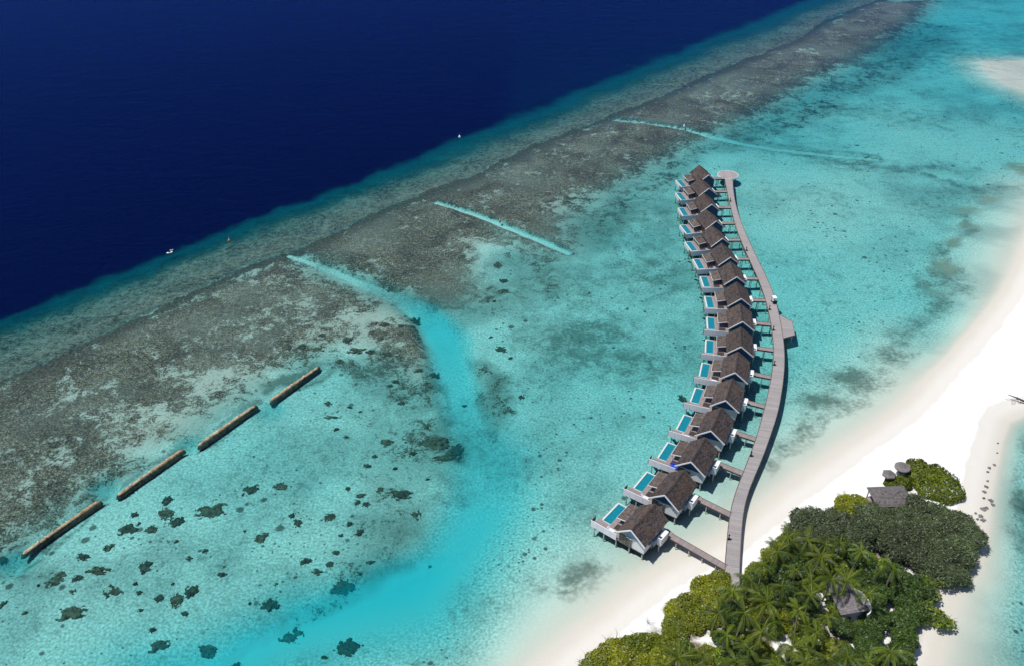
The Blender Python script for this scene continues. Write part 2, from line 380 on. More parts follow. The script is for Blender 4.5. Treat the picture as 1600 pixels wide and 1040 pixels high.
def ground_material():
    s = NT('sea bed and beach sand')
    g = s.pos(); sep = s.node('ShaderNodeSeparateXYZ'); s.l.new(g, sep.inputs[0]); z = sep.outputs[2]
    flat = s.pos((1,1,0.0))
    depth = s.attr('depth'); reef = s.attr('reef'); algae = s.attr('algae'); crest = s.attr('crest'); outer = s.attr('outer'); bleach = s.attr('bleach'); litter = s.attr('litter')
    nb = s.noise(flat, 0.05, 4, 0.5); nm = s.noise(flat, 0.22, 5, 0.6, 0.4); nf = s.noise(flat, 1.1, 4, 0.6); nff = s.noise(flat, 3.0, 2, 0.6)
    # lagoon sand
    sand = s.mix(s.sstep(nb, 0.38, 0.62), (0.68,0.66,0.57), (0.46,0.47,0.41))
    sand = s.mix(s.sstep(s.noise(flat, 0.016, 3, 0.5), 0.42, 0.62), sand, (0.70,0.68,0.59))
    caustic_grain = s.math('MULTIPLY_ADD', s.add(s.mul(nf, 0.8), s.sstep(s.noise(flat, 2.0, 3, 0.65), 0.30, 0.70)), 0.85, 0.15)  # sand grain, with bright caustic ripples of light put into the bed colour
    caustic_grain = s.math('MULTIPLY_ADD', s.math('SUBTRACT', caustic_grain, 1.0), s.math('MULTIPLY_ADD', s.sstep(depth, 0.35, 1.15), 0.62, 0.10), 1.0)
    sand = s.mix(1.0, sand, caustic_grain, 'MULTIPLY')
    # shadowy algae patches with a broken edge
    an = s.add(s.mul(nm, 0.55), s.mul(nf, 0.45))
    am = s.mul(s.sstep(s.add(an, s.mul(algae, 0.62)), 0.60, 0.92), 0.82)
    base_a = s.mul(s.sstep(s.add(s.mul(s.noise(flat, 0.5, 5, 0.7, 0.6), 0.7), s.mul(nb, 0.3)), 0.50, 0.66), 0.5)
    am = s.math('MAXIMUM', am, s.mul(base_a, s.sstep(depth, 0.6, 1.3)))
    sand = s.mix(am, sand, (0.10,0.115,0.085))
    clean = s.sstep(depth, 2.2, 3.3)
    sand = s.mix(s.mul(clean, s.math('SUBTRACT', 1.0, outer)), sand, (0.70,0.68,0.58))
    # scattered small coral specks on the sand
    for sc_, thr, dens in ((0.55, 0.24, 0.30), (0.24, 0.20, 0.42), (1.15, 0.26, 0.35)):
        vo = s.voro(s.mix(0.06, flat, s.noise(flat, 1.2, 2)), sc_)
        sepc = s.node('ShaderNodeSeparateColor'); s.l.new(vo.outputs['Color'], sepc.inputs[0])
        rad = s.mul(s.sstep(sepc.outputs[0], dens, 1.0), s.sstep(s.noise(flat, 0.06, 3, 0.6), 0.42, 0.58))
        spk = s.sstep(s.math('SUBTRACT', s.add(vo.outputs['Distance'], s.mul(nff, 0.12)), s.mul(rad, thr)), 0.10, 0.02)
        sand = s.mix(s.mul(s.mul(spk, 0.8), s.mul(s.sstep(depth, 0.7, 1.1), s.sstep(depth, 2.4, 1.9))), sand, (0.06,0.06,0.045))
    sand = s.mix(s.mul(s.attr('cut'), 0.6), sand, (0.66,0.66,0.59))
    # reef
    rn = s.add(s.add(s.mul(s.noise(flat, 0.07, 3, 0.6, 0.8), 0.32), s.mul(s.noise(flat, 0.34, 5, 0.7, 0.8), 0.44)), s.mul(s.noise(flat, 1.5, 3, 0.65), 0.24))
    rn = s.math('MULTIPLY_ADD', rn, 2.6, -0.8)
    rm = s.mul(s.sstep(s.add(s.add(rn, s.mul(s.math('SUBTRACT', s.noise(flat, 3.2, 2, 0.6), 0.5), 0.5)), s.mul(reef, 0.75)), 0.80, 1.02), s.sstep(reef, 0.02, 0.2))
    sand = s.mix(s.mul(s.sstep(reef, 0.1, 0.5), 0.55), sand, (0.30,0.29,0.24))
    rc = s.add(s.mul(s.noise(flat, 0.9, 5, 0.75), 0.72), s.mul(s.sstep(s.noise(flat, 2.4, 3, 0.7), 0.34, 0.66), 0.28))
    rcol = s.ramp(s.add(s.mul(rc, 0.7), s.mul(s.noise(flat, 0.09, 4, 0.6, 0.8), 0.3)), [(0.34,(0.022,0.021,0.018)),(0.45,(0.070,0.058,0.043)),(0.53,(0.150,0.120,0.086)),(0.60,(0.27,0.225,0.17)),(0.68,(0.44,0.40,0.33))])
    pale = s.sstep(s.noise(flat, 0.035, 3, 0.5), 0.45, 0.68)
    rcol = s.mix(s.mul(pale, 0.45), rcol, s.mix(rc, (0.08,0.075,0.06), (0.40,0.37,0.30)))
    brown = s.mix(s.sstep(s.noise(flat, 1.4, 5, 0.7), 0.35, 0.65), (0.030,0.024,0.019), (0.165,0.125,0.09))
    rcol = s.mix(s.mul(s.sstep(crest, 0.25, 0.8), 0.85), rcol, brown)
    # outer speckled band
    sp = s.add(s.add(s.mul(s.noise(flat, 0.62, 5, 0.8), 0.48), s.mul(s.noise(flat, 2.0, 3, 0.7), 0.34)), s.mul(s.noise(flat, 0.09, 4, 0.6, 1.0), 0.18)); ocol = s.ramp(sp, [(0.41,(0.022,0.025,0.021)),(0.46,(0.085,0.088,0.070)),(0.53,(0.185,0.185,0.148)),(0.64,(0.33,0.33,0.27))])
    ocol = s.mix(s.mul(s.sstep(depth, 1.2, 3.2), 0.6), ocol, s.mix(sp, (0.03,0.035,0.03), (0.14,0.15,0.12)))
    col = s.mix(rm, sand, rcol)
    col = s.mix(outer, col, ocol)
    col = s.mix(s.mul(s.sstep(bleach, 0.15, 0.6), s.sstep(nm, 0.30, 0.5)), col, (0.42,0.33,0.24))
    # above the water
    dry = s.mix(s.sstep(s.noise(flat, 0.5, 5, 0.6), 0.35, 0.7), (0.83,0.82,0.79), (0.78,0.765,0.73))
    wetn = s.add(z, s.mul(s.math('SUBTRACT', nm, 0.5), 0.10))
    beach = s.mix(s.sstep(wetn, 0.41, 0.47), (0.70,0.665,0.605), dry)
    beach = s.mix(s.sstep(wetn, 0.0, 0.3), (0.60,0.565,0.49), beach)
    beach = s.mix(s.mul(s.sstep(nff, 0.35, 0.6), 0.06), beach, (0.4,0.36,0.3))
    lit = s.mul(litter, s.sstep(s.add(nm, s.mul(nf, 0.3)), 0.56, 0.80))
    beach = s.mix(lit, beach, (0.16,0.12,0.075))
    col = s.mix(s.sstep(z, -0.55, 0.03), col, beach)
    s.principled(col, 0.9, s.bump(s.add(s.mul(nf, 0.6), nff), 0.35, 0.08), 0.1)
    return s.m

def water_material():
    s = NT('sea water')
    depth = s.attr('depth'); g = s.pos()
    d = s.math('MAXIMUM', depth, 0.0)
    def ch(k):
        return s.math('POWER', math.e, s.mul(d, -k))
    comb = s.node('ShaderNodeCombineColor')
    for i, k in enumerate((0.53, 0.124, 0.086)): s.l.new(ch(k), comb.inputs[i])
    tr = s.node('ShaderNodeBsdfTransparent'); s.l.new(comb.outputs[0], tr.inputs[0])
    # light scattered back by the water itself
    up = s.math('SUBTRACT', 1.0, s.math('POWER', math.e, s.mul(d, -0.10)))
    up = s.sstep(d, 2.5, 13.0)
    near = s.mul(s.mul(s.sstep(d, 1.2, 5.0), 0.78), s.math('MULTIPLY_ADD', s.attr('outer'), -0.72, 1.0))
    uc = s.mix(up, (0.0,0.0,0.0), (0.0,0.0016,0.022))
    uc2 = s.mix(s.mul(near, s.math('SUBTRACT', 1.0, s.sstep(d, 5.0, 10.0))), uc, (0.0,0.15,0.185))
    uc3 = s.mix(s.sstep(d, 7.0, 12.0), uc2, uc)
    df = s.node('ShaderNodeBsdfDiffuse'); s.l.new(uc3, df.inputs[0])
    ad = s.node('ShaderNodeAddShader'); s.l.new(tr.outputs[0], ad.inputs[0]); s.l.new(df.outputs[0], ad.inputs[1])
    w1 = s.noise(s.pos((1,1.6,1)), 0.35, 3, 0.6, 0.6); w2 = s.noise(s.pos((1,1.5,1)), 1.6, 4, 0.65, 0.4)
    w3 = s.noise(s.pos((1,1.9,1)), 0.075, 3, 0.6, 0.8)
    bm = s.bump(s.add(s.add(w1, s.mul(w2, 0.5)), s.mul(w3, 2.2)), 0.5, 0.35)
    gl = s.node('ShaderNodeBsdfGlossy'); gl.inputs['Roughness'].default_value = 0.12
    gl.inputs['Color'].default_value = (0.02,0.12,0.66,1); s.l.new(bm, gl.inputs['Normal'])
    fr = s.node('ShaderNodeFresnel'); fr.inputs[0].default_value = 1.24; s.l.new(bm, fr.inputs['Normal'])
    edge = s.sstep(depth, -0.02, 0.25)
    mx = s.node('ShaderNodeMixShader'); s.l.new(s.mul(fr.outputs[0], edge), mx.inputs[0])
    s.l.new(ad.outputs[0], mx.inputs[1]); s.l.new(gl.outputs[0], mx.inputs[2])
    s.l.new(mx.outputs[0], s.out.inputs[0])
    return s.m

P, F = sheet_grid(rows, tcol)
dep, si = field_depth(P)
reef_, algae_, crest_, outer_, bleach_ = field_surface(P, si)
lit_ = np.zeros(len(P))
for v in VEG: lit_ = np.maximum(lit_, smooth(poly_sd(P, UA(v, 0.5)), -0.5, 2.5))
Z = -np.clip(dep, -3, 40)
Z = np.where(outer_ > 0.01, np.maximum(Z, -0.9 - 0.03*np.maximum(P[:,1]-D2(P[:,0]), 0)), Z)
Z += (fnoise(P, 0.5, 7)-0.5)*0.10*(si > 3) + (fnoise(P, 0.35, 8)-0.5)*0.5*reef_*(dep > 0.6)*(dep < 6)
ground = make_sheet('ground', P, Z, F, dict(depth=dep, reef=reef_, algae=algae_, crest=crest_, outer=outer_, bleach=bleach_, litter=lit_, cut=CUT), ground_material())
tag(ground, 'white sand beach and pale reef floor', kind='structure')
wat = make_sheet('water', P, np.zeros(len(P)), F, dict(depth=dep, outer=outer_), water_material())
tag(wat, 'clear turquoise lagoon and navy open sea', kind='structure')
def ground_z(x, y):
    d, s_ = field_depth(np.array([[x, y]])); return -float(d[0])

# ------------------------------------------------------------------ materials of the built things
def shingle_mat(name, c0, c1, patch):
    s = NT(name); o = s.pos(obj=True); t = s.attr('tone')
    inf = s.node('ShaderNodeObjectInfo').outputs['Random']
    v = s.node('ShaderNodeVectorMath', operation='ADD'); s.l.new(o, v.inputs[0])
    k = s.node('ShaderNodeCombineXYZ'); s.l.new(s.mul(inf, 57.0), k.inputs[0]); s.l.new(k.outputs[0], v.inputs[1])
    n1 = s.noise(v.outputs[0], 0.45, 4, 0.6, 0.5); n2 = s.noise(v.outputs[0], 5.0, 3, 0.6)
    c = s.mix(t, c0, c1)
    c = s.mix(s.mul(s.sstep(n1, 0.48, 0.68), 0.55), c, patch)
    c = s.mix(1.0, c, s.math('MULTIPLY_ADD', n2, 1.3, 0.35), 'MULTIPLY')
    c = s.mix(1.0, c, s.math('MULTIPLY_ADD', inf, 0.3, 0.85), 'MULTIPLY')
    s.principled(c, 0.92, s.bump(n2, 0.4, 0.05), 0.1); return s.m
def plank_mat(name, col, along='x', period=0.16, var=0.18, lane=4.0, rough=0.85):
    s = NT(name); o = s.pos(obj=True); sep = s.node('ShaderNodeSeparateXYZ'); s.l.new(o, sep.inputs[0])
    a = sep.outputs[0] if along == 'x' else sep.outputs[1]
    t = s.attr('tone')
    fr = s.math('FRACT', s.math('DIVIDE', a, period)); gap = s.sstep(s.math('ABSOLUTE', s.math('SUBTRACT', fr, 0.5)), 0.42, 0.5)
    n = s.noise(o, 0.9, 5, 0.65); nf = s.noise(o, 7.0, 2, 0.5)
    k = s.math('MULTIPLY_ADD', n, var*2.4, 1-var*1.2); k = s.mul(k, s.math('MULTIPLY_ADD', t, 0.36, 0.82)); k = s.mul(k, s.math('MULTIPLY_ADD', gap, -0.35, 1.0))
    k = s.mul(k, s.math('MULTIPLY_ADD', nf, 0.3, 0.85))
    c = s.mix(1.0, (*col, 1), k, 'MULTIPLY')
    s.principled(c, rough, None, 0.2); return s.m
M_ROOF = shingle_mat('weathered brown shingles', (0.034,0.028,0.028), (0.115,0.095,0.093), (0.115,0.070,0.045))
M_ROOF2 = shingle_mat('grey brown patio shingles', (0.075,0.060,0.052), (0.19,0.155,0.14), (0.14,0.10,0.075))
M_THATCH = shingle_mat('grey palm thatch', (0.10,0.09,0.088), (0.22,0.195,0.19), (0.16,0.14,0.13))
M_WHITE = simple_mat('white painted boards', (0.72,0.72,0.74), 0.06, 3, 0.55, tone=0.10)
M_TRIM = simple_mat('white painted trim', (0.82,0.82,0.82), 0.04, 3, 0.5)
M_BLUE = simple_mat('navy blue boards', (0.018,0.075,0.165), 0.12, 3, 0.5, tone=0.15)
M_PALEBLUE = simple_mat('grey blue boards', (0.22,0.30,0.42), 0.12, 3, 0.5, tone=0.15)
M_WOOD = simple_mat('grey brown timber boards', (0.15,0.125,0.105), 0.3, 2.5, 0.85, tone=0.4, stretch=(4,1,0.5))
M_DECK = plank_mat('bleached deck boards', (0.30,0.245,0.235), 'x', 0.30)
M_JETTY = plank_mat('grey boardwalk planks', (0.335,0.305,0.300), 'y', 0.5, 0.10)
M_BEAM = simple_mat('dark wet timber', (0.07,0.06,0.055), 0.2, 3)
M_POST = simple_mat('pale concrete post', (0.50,0.49,0.46), 0.2, 3, 0.8)
M_DARK = simple_mat('dark shaded timber floor', (0.05,0.04,0.04), 0.3, 3)
M_POOLRIM = simple_mat('pale pool coping', (0.62,0.64,0.62), 0.1, 3, 0.5)
M_BLACK = simple_mat('black metal', (0.012,0.012,0.014), 0.1, 3, 0.5)
M_CLOTHBLUE = simple_mat('bright blue cover', (0.01,0.07,0.50), 0.1, 3, 0.7)
def pool_mat():
    s = NT('pool water'); o = s.pos(obj=True); n = s.noise(o, 2.2, 3, 0.6); n2 = s.noise(o, 0.5, 2)
    c = s.mix(n, (0.004,0.15,0.215), (0.010,0.25,0.32))
    s.principled(c, 0.12, s.bump(n, 0.1, 0.05), 0.4); return s.m
M_POOL = pool_mat()

# ------------------------------------------------------------------ villas
def roof_slopes(mb, w2, ze, za, y0, y1, rng, thick=0.16, courses=13, cols=20, over=0.0):
    """two slopes laid in overlapping courses of shingles"""
    for sgn in (-1, 1):
        for k in range(courses):
            t0 = k/courses; t1 = (k+1.35)/courses
            t1 = min(t1, 1.0)
            xa, za_ = sgn*w2*(1-t0), ze + (za-ze)*t0
            xb, zb_ = sgn*w2*(1-t1), ze + (za-ze)*t1
            lift = 0.07
            yy = y0
            while yy < y1 - 0.02:
                wd = rng.uniform(0.30, 0.62); ye = min(yy+wd, y1)
                j = rng.uniform(-0.04, 0.05)
                xa2 = xa + sgn*j; hz = lift + rng.uniform(-0.02, 0.03)
                b = [(xa2, yy, za_-0.05), (xa2, ye, za_-0.05), (xb, ye, zb_-0.05), (xb, yy, zb_-0.05)]
                tp = [(xa2, yy, za_+hz), (xa2, ye, za_+hz), (xb, ye, zb_+0.01), (xb, yy, zb_+0.01)]
                if sgn > 0: b = b[::-1]; tp = tp[::-1]
                mb.hexa(b[::-1], tp[::-1], min(max(rng.gauss(0.45, 0.22), 0), 1)); yy = ye
def quad_slope(mb, c00, c10, c11, c01, nu, nv, rng, th=0.10):
    c00, c10, c11, c01 = map(Vector, (c00, c10, c11, c01))
    for i in range(nv):
        v0, v1 = i/nv, min((i+1.3)/nv, 1); u = 0
        while u < 1:
            u2 = min(u + rng.uniform(0.7, 1.4)/nu, 1)
            L = lambda a, b: (c00*(1-a)+c10*a)*(1-b) + (c01*(1-a)+c11*a)*b
            p = [L(u, v0), L(u2, v0), L(u2, v1), L(u, v1)]
            up = Vector((0,0,1))
            lo = [q - up*0.06 for q in p]; hi = [p[0]+up*0.07, p[1]+up*0.07, p[2]+up*0.01, p[3]+up*0.01]
            mb.hexa(lo, hi, min(max(rng.gauss(0.5, 0.22), 0), 1)); u = u2

W2, ZE, ZA, LN = 3.02, 4.18, 6.55, 8.15
def make_villa(variant):
    rng = random.Random(variant+3)
    root = empty('overwater_villa', (0,0,0))
    # roof
    mb = MB(); roof_slopes(mb, W2, ZE, ZA, 0.10, LN, rng)
    rf = mb.build('roof', M_ROOF, root)
    rc = MB()
    y = 0.10
    while y < LN:
        ye = min(y+rng.uniform(.4,.6), LN); h = rng.uniform(0, .03)
        for sg in (-1, 1):
            rc.hexa([(0,y,ZA-0.02),(0,ye,ZA-0.02),(sg*0.24,ye,ZA-0.20),(sg*0.24,y,ZA-0.20)][::-sg], [(0,y,ZA+0.09+h),(0,ye,ZA+0.09+h),(sg*0.24,ye,ZA-0.08+h),(sg*0.24,y,ZA-0.08+h)][::-sg], rng.uniform(.1,.5))
        y = ye
    rc.build('ridge_cap', M_ROOF, rf)
    for sgn in (-1, 1):      # white barge boards at the front, slim ones at the back
        bb = MB(); bb.bar((sgn*(W2+0.06), 0.02, ZE+0.02), (0, 0.02, ZA+0.10), 0.13, 0.24); bb.build('bargeboard', M_TRIM, rf)
        bb = MB(); bb.bar((sgn*(W2+0.06), LN+0.05, ZE+0.0), (0, LN+0.05, ZA+0.06), 0.07, 0.18); bb.build('bargeboard', M_WOOD, rf)
    # body
    wx, wy0, wy1 = 2.55, 0.85, LN-0.45
    wb = MB(); n = 11
    zt = ZE-0.12
    for k in range(n):
        z0 = 1.55+(zt-1.55)*k/n; z1 = 1.55+(zt-1.55)*(k+1)/n - 0.012
        wb.box(-wx, wx, wy0+0.012*(k % 2), wy1, z0, z1, rng.uniform(.3,.7))
    frontmat = M_WHITE if variant in (0, 1) else M_BLUE  # white walls on the nearer villas, navy walls on the farther ones
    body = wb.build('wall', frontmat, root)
    for ya, yb in ((wy0-0.06, wy0+0.1), (wy1-0.1, wy1+0.06)):
        gb = MB(); n_ = 12
        V_ = []
        for k in range(n_+1):
            a = -wx+2*wx*k/n_; za_ = ZE-0.16+(ZA-ZE)*(1-abs(a)/W2)
            V_ += [(a,ya,zt-0.1),(a,ya,za_),(a,yb,zt-0.1),(a,yb,za_)]
        F_ = []
        for k in range(n_):
            i, j = k*4, k*4+4; F_ += [(i,j,j+1,i+1),(j+2,i+2,i+3,j+3),(i+1,j+1,j+3,i+3),(j,i,i+2,j+2)]
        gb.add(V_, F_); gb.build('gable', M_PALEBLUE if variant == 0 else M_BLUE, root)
    # timber shutter panel on the left half of the front wall, its head board white
    pb = MB()
    for k in range(9):
        a = -2.62+k*0.28; pb.box(a, a+0.265, wy0-0.22, wy0-0.08, 1.50, 3.72, rng.random())
    pn = pb.build('shutter_panel', M_WOOD, root)
    hb = MB(); hb.box(-1.15, -0.05, wy0-0.30, wy0-0.05, 3.73, 3.86); hb.build('head_board', M_TRIM, pn)
    sk = MB(); sk.box(-wx-0.05, wx+0.05, wy0-0.05, wy1+0.05, 1.36, 1.54); sk.build('floor_slab', M_BEAM, root)
    wn_ = MB(); wn_.box(-wx-0.03, -wx+0.03, 1.9, 7.0, 2.1, 3.8); wn_.build('glass_door', M_DARK, root)
    wn_ = MB(); wn_.box(wx-0.03, wx+0.03, 2.4, 3.6, 2.4, 3.5); wn_.build('window', M_DARK, root)
    # deck round the pool
    DX0, DX1, DY0, DY1 = -8.35, -2.55, 0.55, 8.35
    px0, px1, py0, py1 = -7.42, -5.80, 2.80, 8.05
    dk = MB(); rr = lambda: rng.uniform(.2,.8)
    for k in range(8):
        y0 = DY0+(py0-0.02-DY0)*k/8; dk.box(DX0, DX1, y0, DY0+(py0-0.02-DY0)*(k+1)/8-0.02, 1.82, 2.0, rr())
    for k in range(6):
        x0 = px1+0.02+(DX1-px1)*k/6; x1 = px1+0.02+(DX1-px1)*(k+1)/6
        dk.box(x0, min(x1, DX1)-0.02, py0, DY1, 1.82, 2.0, rr())
    dk.build('deck', M_DECK, root)
    pl = MB()
    pl.box(px0-0.33, px0, py0-0.02, py1+0.22, 0.95, 2.03); pl.box(px0, px1+0.0, py1, py1+0.22, 0.95, 2.03); pl.box(px0, px1, py0-0.15, py0, 0.95, 2.004)
    pl.box(px1-0.0, px1+0.016, py0, py1, 0.95, 1.99); pl.box(px0, px1, py0, py1, 0.95, 1.05)
    plo = pl.build('plunge_pool', M_POOLRIM, root)
    pw = MB(); pw.box(px0, px1, py0, py1, 1.06, 1.90); pw.build('pool_water', M_POOL, plo)
    # privacy screen at the near side of the deck
    sc = MB(); xs = [-8.62,-7.22,-5.82,-4.42,-3.04]
    for a, b in zip(xs[:-1], xs[1:]): sc.box(a+0.02, b-0.02, 0.38, 0.46, 1.70, 3.20, rng.uniform(.3,.8))
    sco = sc.build('privacy_screen', simple_or('lavender white screen boards'), root)
    sr_ = MB(); sr_.box(-8.64, -3.02, 0.37, 0.47, 3.205, 3.25); sr_.build('screen_rail', M_TRIM, sco)
    sr_ = MB(); sr_.box(-8.70, -8.63, 0.38, 2.10, 1.95, 2.95); sr_.build('side_rail', M_WOOD, sco)
    # lean to roof over the patio
    pr = MB(); quad_slope(pr, (-5.15,3.75,3.30), (-3.0,3.75,3.75), (-3.0,8.35,3.75), (-5.15,8.35,3.30), 6, 12, rng)
    pro = pr.build('patio_roof', M_ROOF2, root)
    tr_ = MB(); tr_.bar((-5.17,3.70,3.33), (-3.0,3.70,3.78), 0.07, 0.16); tr_.bar((-5.19,3.70,3.33), (-5.19,8.38,3.33), 0.05, 0.14); tr_.build('roof_trim', M_TRIM, pro)
    for y in (3.9, 8.2):
        p_ = MB(); p_.cyl((-5.0,y,2.0), (-5.0,y,3.28), 0.07); p_.build('patio_post', M_TRIM, pro)
    wl_ = MB(); wl_.box(-4.85, -3.3, 2.35, 3.7, 2.006, 2.03); wl_.build('sunken_lounge', M_DARK, root)
    st = MB(); st.bar((-8.9,3.2,0.2), (-8.0,1.4,1.9), 0.7, 0.1); st.build('water_steps', M_WOOD, root)
    # entrance porch on the landward side
    eb = MB(); eb.box(3.15,4.0,4.3,4.38,1.55,3.30); eb.box(3.92,4.0,4.385,6.6,1.55,3.30); eb.box(3.15,4.0,6.605,6.68,1.55,3.30); eb.box(3.15,3.23,4.385,6.6,1.55,3.30)
    ebo = eb.build('porch', M_WHITE, root)
    et = MB(); et.box(3.10,4.05,4.95,6.75,3.305,3.36); et.box(3.10,3.30,4.25,4.945,3.305,3.36); et.box(3.85,4.05,4.25,4.945,3.305,3.36); et.box(3.305,3.845,4.25,4.42,3.305,3.36)
    et.build('porch_top', M_TRIM, ebo)
    en = MB(); en.box(2.56,4.2,6.75,8.3,1.70,1.9); en.box(2.56,3.14,3.2,6.745,1.70,1.9); en.build('landing', M_DECK, root)
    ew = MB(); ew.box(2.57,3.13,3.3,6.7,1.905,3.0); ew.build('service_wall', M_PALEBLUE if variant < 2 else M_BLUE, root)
    for (x, y, zt_) in [(-7.9,0.7,1.8),(-5.8,0.7,1.8),(-3.2,0.8,1.8),(-0.5,1.0,1.4),(2.2,1.0,1.4),(-7.6,4.4,0.95),(-7.6,7.8,0.95),(-5.6,4.4,1.8),(-5.6,7.8,1.8),(-2.4,4.2,1.4),(2.2,4.2,1.4),(2.2,7.4,1.4),(-2.4,7.4,1.4),(3.6,4.4,1.55),(3.9,7.9,1.7)]:
        pp = MB(); pp.cyl((x,y,-1.8), (x,y,zt_), 0.13, n=8); pp.box(x-.2,x+.2,y-.2,y+.2,-1.9,-1.0); pp.build('stilt', M_POST, root)
    return root
_screen = {}
def simple_or(name):
    if name not in _screen: _screen[name] = simple_mat(name, (0.80,0.75,0.80), 0.06, 2, 0.6, tone=0.08)
    return _screen[name]

VX = [20.49,27.71,34.16,39.76,44.78,48.90,52.45,55.17,57.20,58.45,59.05,59.15,59.55,60.43,61.84,63.69]
VY = [103.22,111.60,120.34,129.27,138.84,148.43,158.15,168.37,178.59,189.12,199.37,210.08,220.62,231.59,242.80,252.82]
VT = [-39.5,-36,-31,-27,-22.5,-17.5,-12.5,-9,-4.5,-1,5,10,10.5,6,9.5,11]
# centre line of the boardwalk (left and right edges read from the photograph)
JL = [(71.3,262.0),(69.5,248.3),(68.1,235.8),(67.0,224.3),(66.6,213.5),(66.55,203.5),(66.4,193.3),(65.5,182.3),(64.1,172.9),(62.1,163.0),(59.6,155.1),(56.6,147.1),(50.6,132.8),(44.9,121.5),(42.1,116.1),(40.5,112.1),(38.0,103.6),(36.7,98.6),(35.6,94.0)]
JR = [(73.8,261.2),(72.0,252.0),(70.6,243.0),(69.5,231.5),(69.0,218.3),(68.9,207.9),(68.9,197.4),(68.5,186.8),(67.5,179.5),(66.0,170.0),(64.1,161.2),(61.5,152.6),(57.2,140.9),(50.8,127.7),(44.6,116.4),(43.0,112.4),(40.5,103.6),(39.1,98.1),(38.1,93.6)]
JZ = 1.72
jl = np.array(JL)[::-1]; jr = np.array(JR)[::-1]
def jx(y, side): a = jl if side < 0 else jr; return float(np.interp(y, a[:,1], a[:,0]))
def xsmooth(y, side): return sum(jx(y+d, side) for d in (-4,-2,0,2,4))/5 if 100 < y < 256 else jx(y, side)

protos = {}
lab_v = ['overwater villa nearest the beach, grey timber shutter panel and white front wall in view',
 'second overwater villa from the beach, white front wall, just beyond the nearest villa',
 'third overwater villa from the beach, the one with a bright blue cover on its patio',
 'fourth overwater villa from the beach, white right front wall under blue gable',
 'fifth overwater villa from the beach, with a small dark shape in its plunge pool corner',
 'sixth overwater villa from the beach along the boardwalk',
 'seventh overwater villa from the beach, blue gable, a little below the wide boardwalk platform',
 'eighth overwater villa from the beach, level with the wide boardwalk platform',
 'ninth overwater villa from the beach, first one beyond the wide boardwalk platform',
 'seventh overwater villa from the round deck end, beside the white topped cart',
 'sixth overwater villa from the round deck end of the boardwalk',
 'fifth overwater villa from the round deck end of the boardwalk',
 'fourth overwater villa from the round deck end, with a browner patched roof',
 'third overwater villa from the round deck end of the boardwalk',
 'second overwater villa from the round deck end of the boardwalk',
 'farthest overwater villa, standing beside the round deck']
lab_v[9] = 'seventh overwater villa counted from the round deck end of the boardwalk'
lab_v[4] = 'fifth overwater villa from the beach along the boardwalk'
ordn = ['nearest the beach','second from the beach','third from the beach','fourth from the beach','fifth from the beach','sixth from the beach','seventh from the beach','beside the wide platform','just beyond the wide platform','seventh from the round deck','sixth from the round deck','fifth from the round deck','fourth from the round deck','third from the round deck','second from the round deck','farthest, ending beside the round deck']
def make_bridge(length):
    root = empty('footbridge', (0,0,0)); rng = random.Random(int(length*10))
    dk = MB(); x = 0.0
    while x < length:
        x1 = min(x+0.28, length); dk.box(x, x1-0.015, -0.62, 0.62, -0.10, 0.0, rng.uniform(.2,.8)); x = x1
    dk.build('deck', M_DECK, root)
    bm_ = MB(); bm_.box(0, length, -0.66, -0.50, -0.34, -0.105); bm_.box(0, length, 0.50, 0.66, -0.34, -0.105); bm_.build('beam', M_BEAM, root)
    rl = MB(); rl.box(0, length, -0.70, -0.63, -0.02, 0.08); rl.box(0, length, 0.63, 0.70, -0.02, 0.08); rl.build('edge_rail', M_WOOD, root)
    n = max(1, int(length/2.6))
    for k in range(n):
        x = length*(k+0.6)/(n+0.2)
        for sy in (-0.58, 0.58):
            p = MB(); p.cyl((x,sy,-3.2), (x,sy,-0.30), 0.10, n=6); p.build('stilt', M_POST, root)
    return root
for i in range(16):
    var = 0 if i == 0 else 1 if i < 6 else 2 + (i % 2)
    if var not in protos:
        v = make_villa(var); protos[var] = v
    else: v = copy_tree(protos[var])
    th = math.radians(VT[i]); v.location = (VX[i], VY[i], 0); v.rotation_euler = (0, 0, th)
    tag(v, lab_v[i], 'villa', 'overwater villas in a curved row')
    c, s_ = math.cos(th), math.sin(th); lx, ly = 4.2, 7.35
    if i == 2: pass
    sx, sy = VX[i]+c*lx-s_*ly, VY[i]+s_*lx+c*ly
    # run to the boardwalk edge
    ang = th - math.radians(1 if i < 3 else 0)
    if i >= 8: ang = th*0.25
    t = 1.0
    while t < 20 and sx+math.cos(ang)*t < xsmooth(sy+math.sin(ang)*t, -1) + 0.1: t += 0.05
    b = make_bridge(t); b.location = (sx, sy, 1.88); b.rotation_euler = (0, math.atan2(0.14, t), ang)
    tag(b, 'narrow timber footbridge on posts to the villa ' + ordn[i], 'footbridge', 'footbridges from boardwalk to villas')
# blue cover on the third villa's patio
def villa_pt(i, x, y, z):
    th = math.radians(VT[i]); return Vector((VX[i]+math.cos(th)*x-math.sin(th)*y, VY[i]+math.sin(th)*x+math.cos(th)*y, z))
dbd = empty('daybed', villa_pt(2, -3.75, 1.75, 2.0), math.radians(VT[2]))
m = MB(); m.box(-.75,.75,-.5,.5,0.05,.42); m.build('mattress', M_CLOTHBLUE, dbd)
m = MB(); m.hexa([(-.75,.3,.425),(.75,.3,.425),(.75,.5,.425),(-.75,.5,.425)], [(-.7,.36,.8),(.7,.36,.8),(.72,.48,.8),(-.72,.48,.8)]); m.build('backrest', M_CLOTHBLUE, dbd)
for x in (-.65,.65):
    for y in (-.4,.4):
        m = MB(); m.cyl((x,y,0),(x,y,.048),.04); m.build('leg', M_BLACK, dbd)
tag(dbd, 'bright blue covered daybed on the patio of the third villa from the beach', 'daybed')
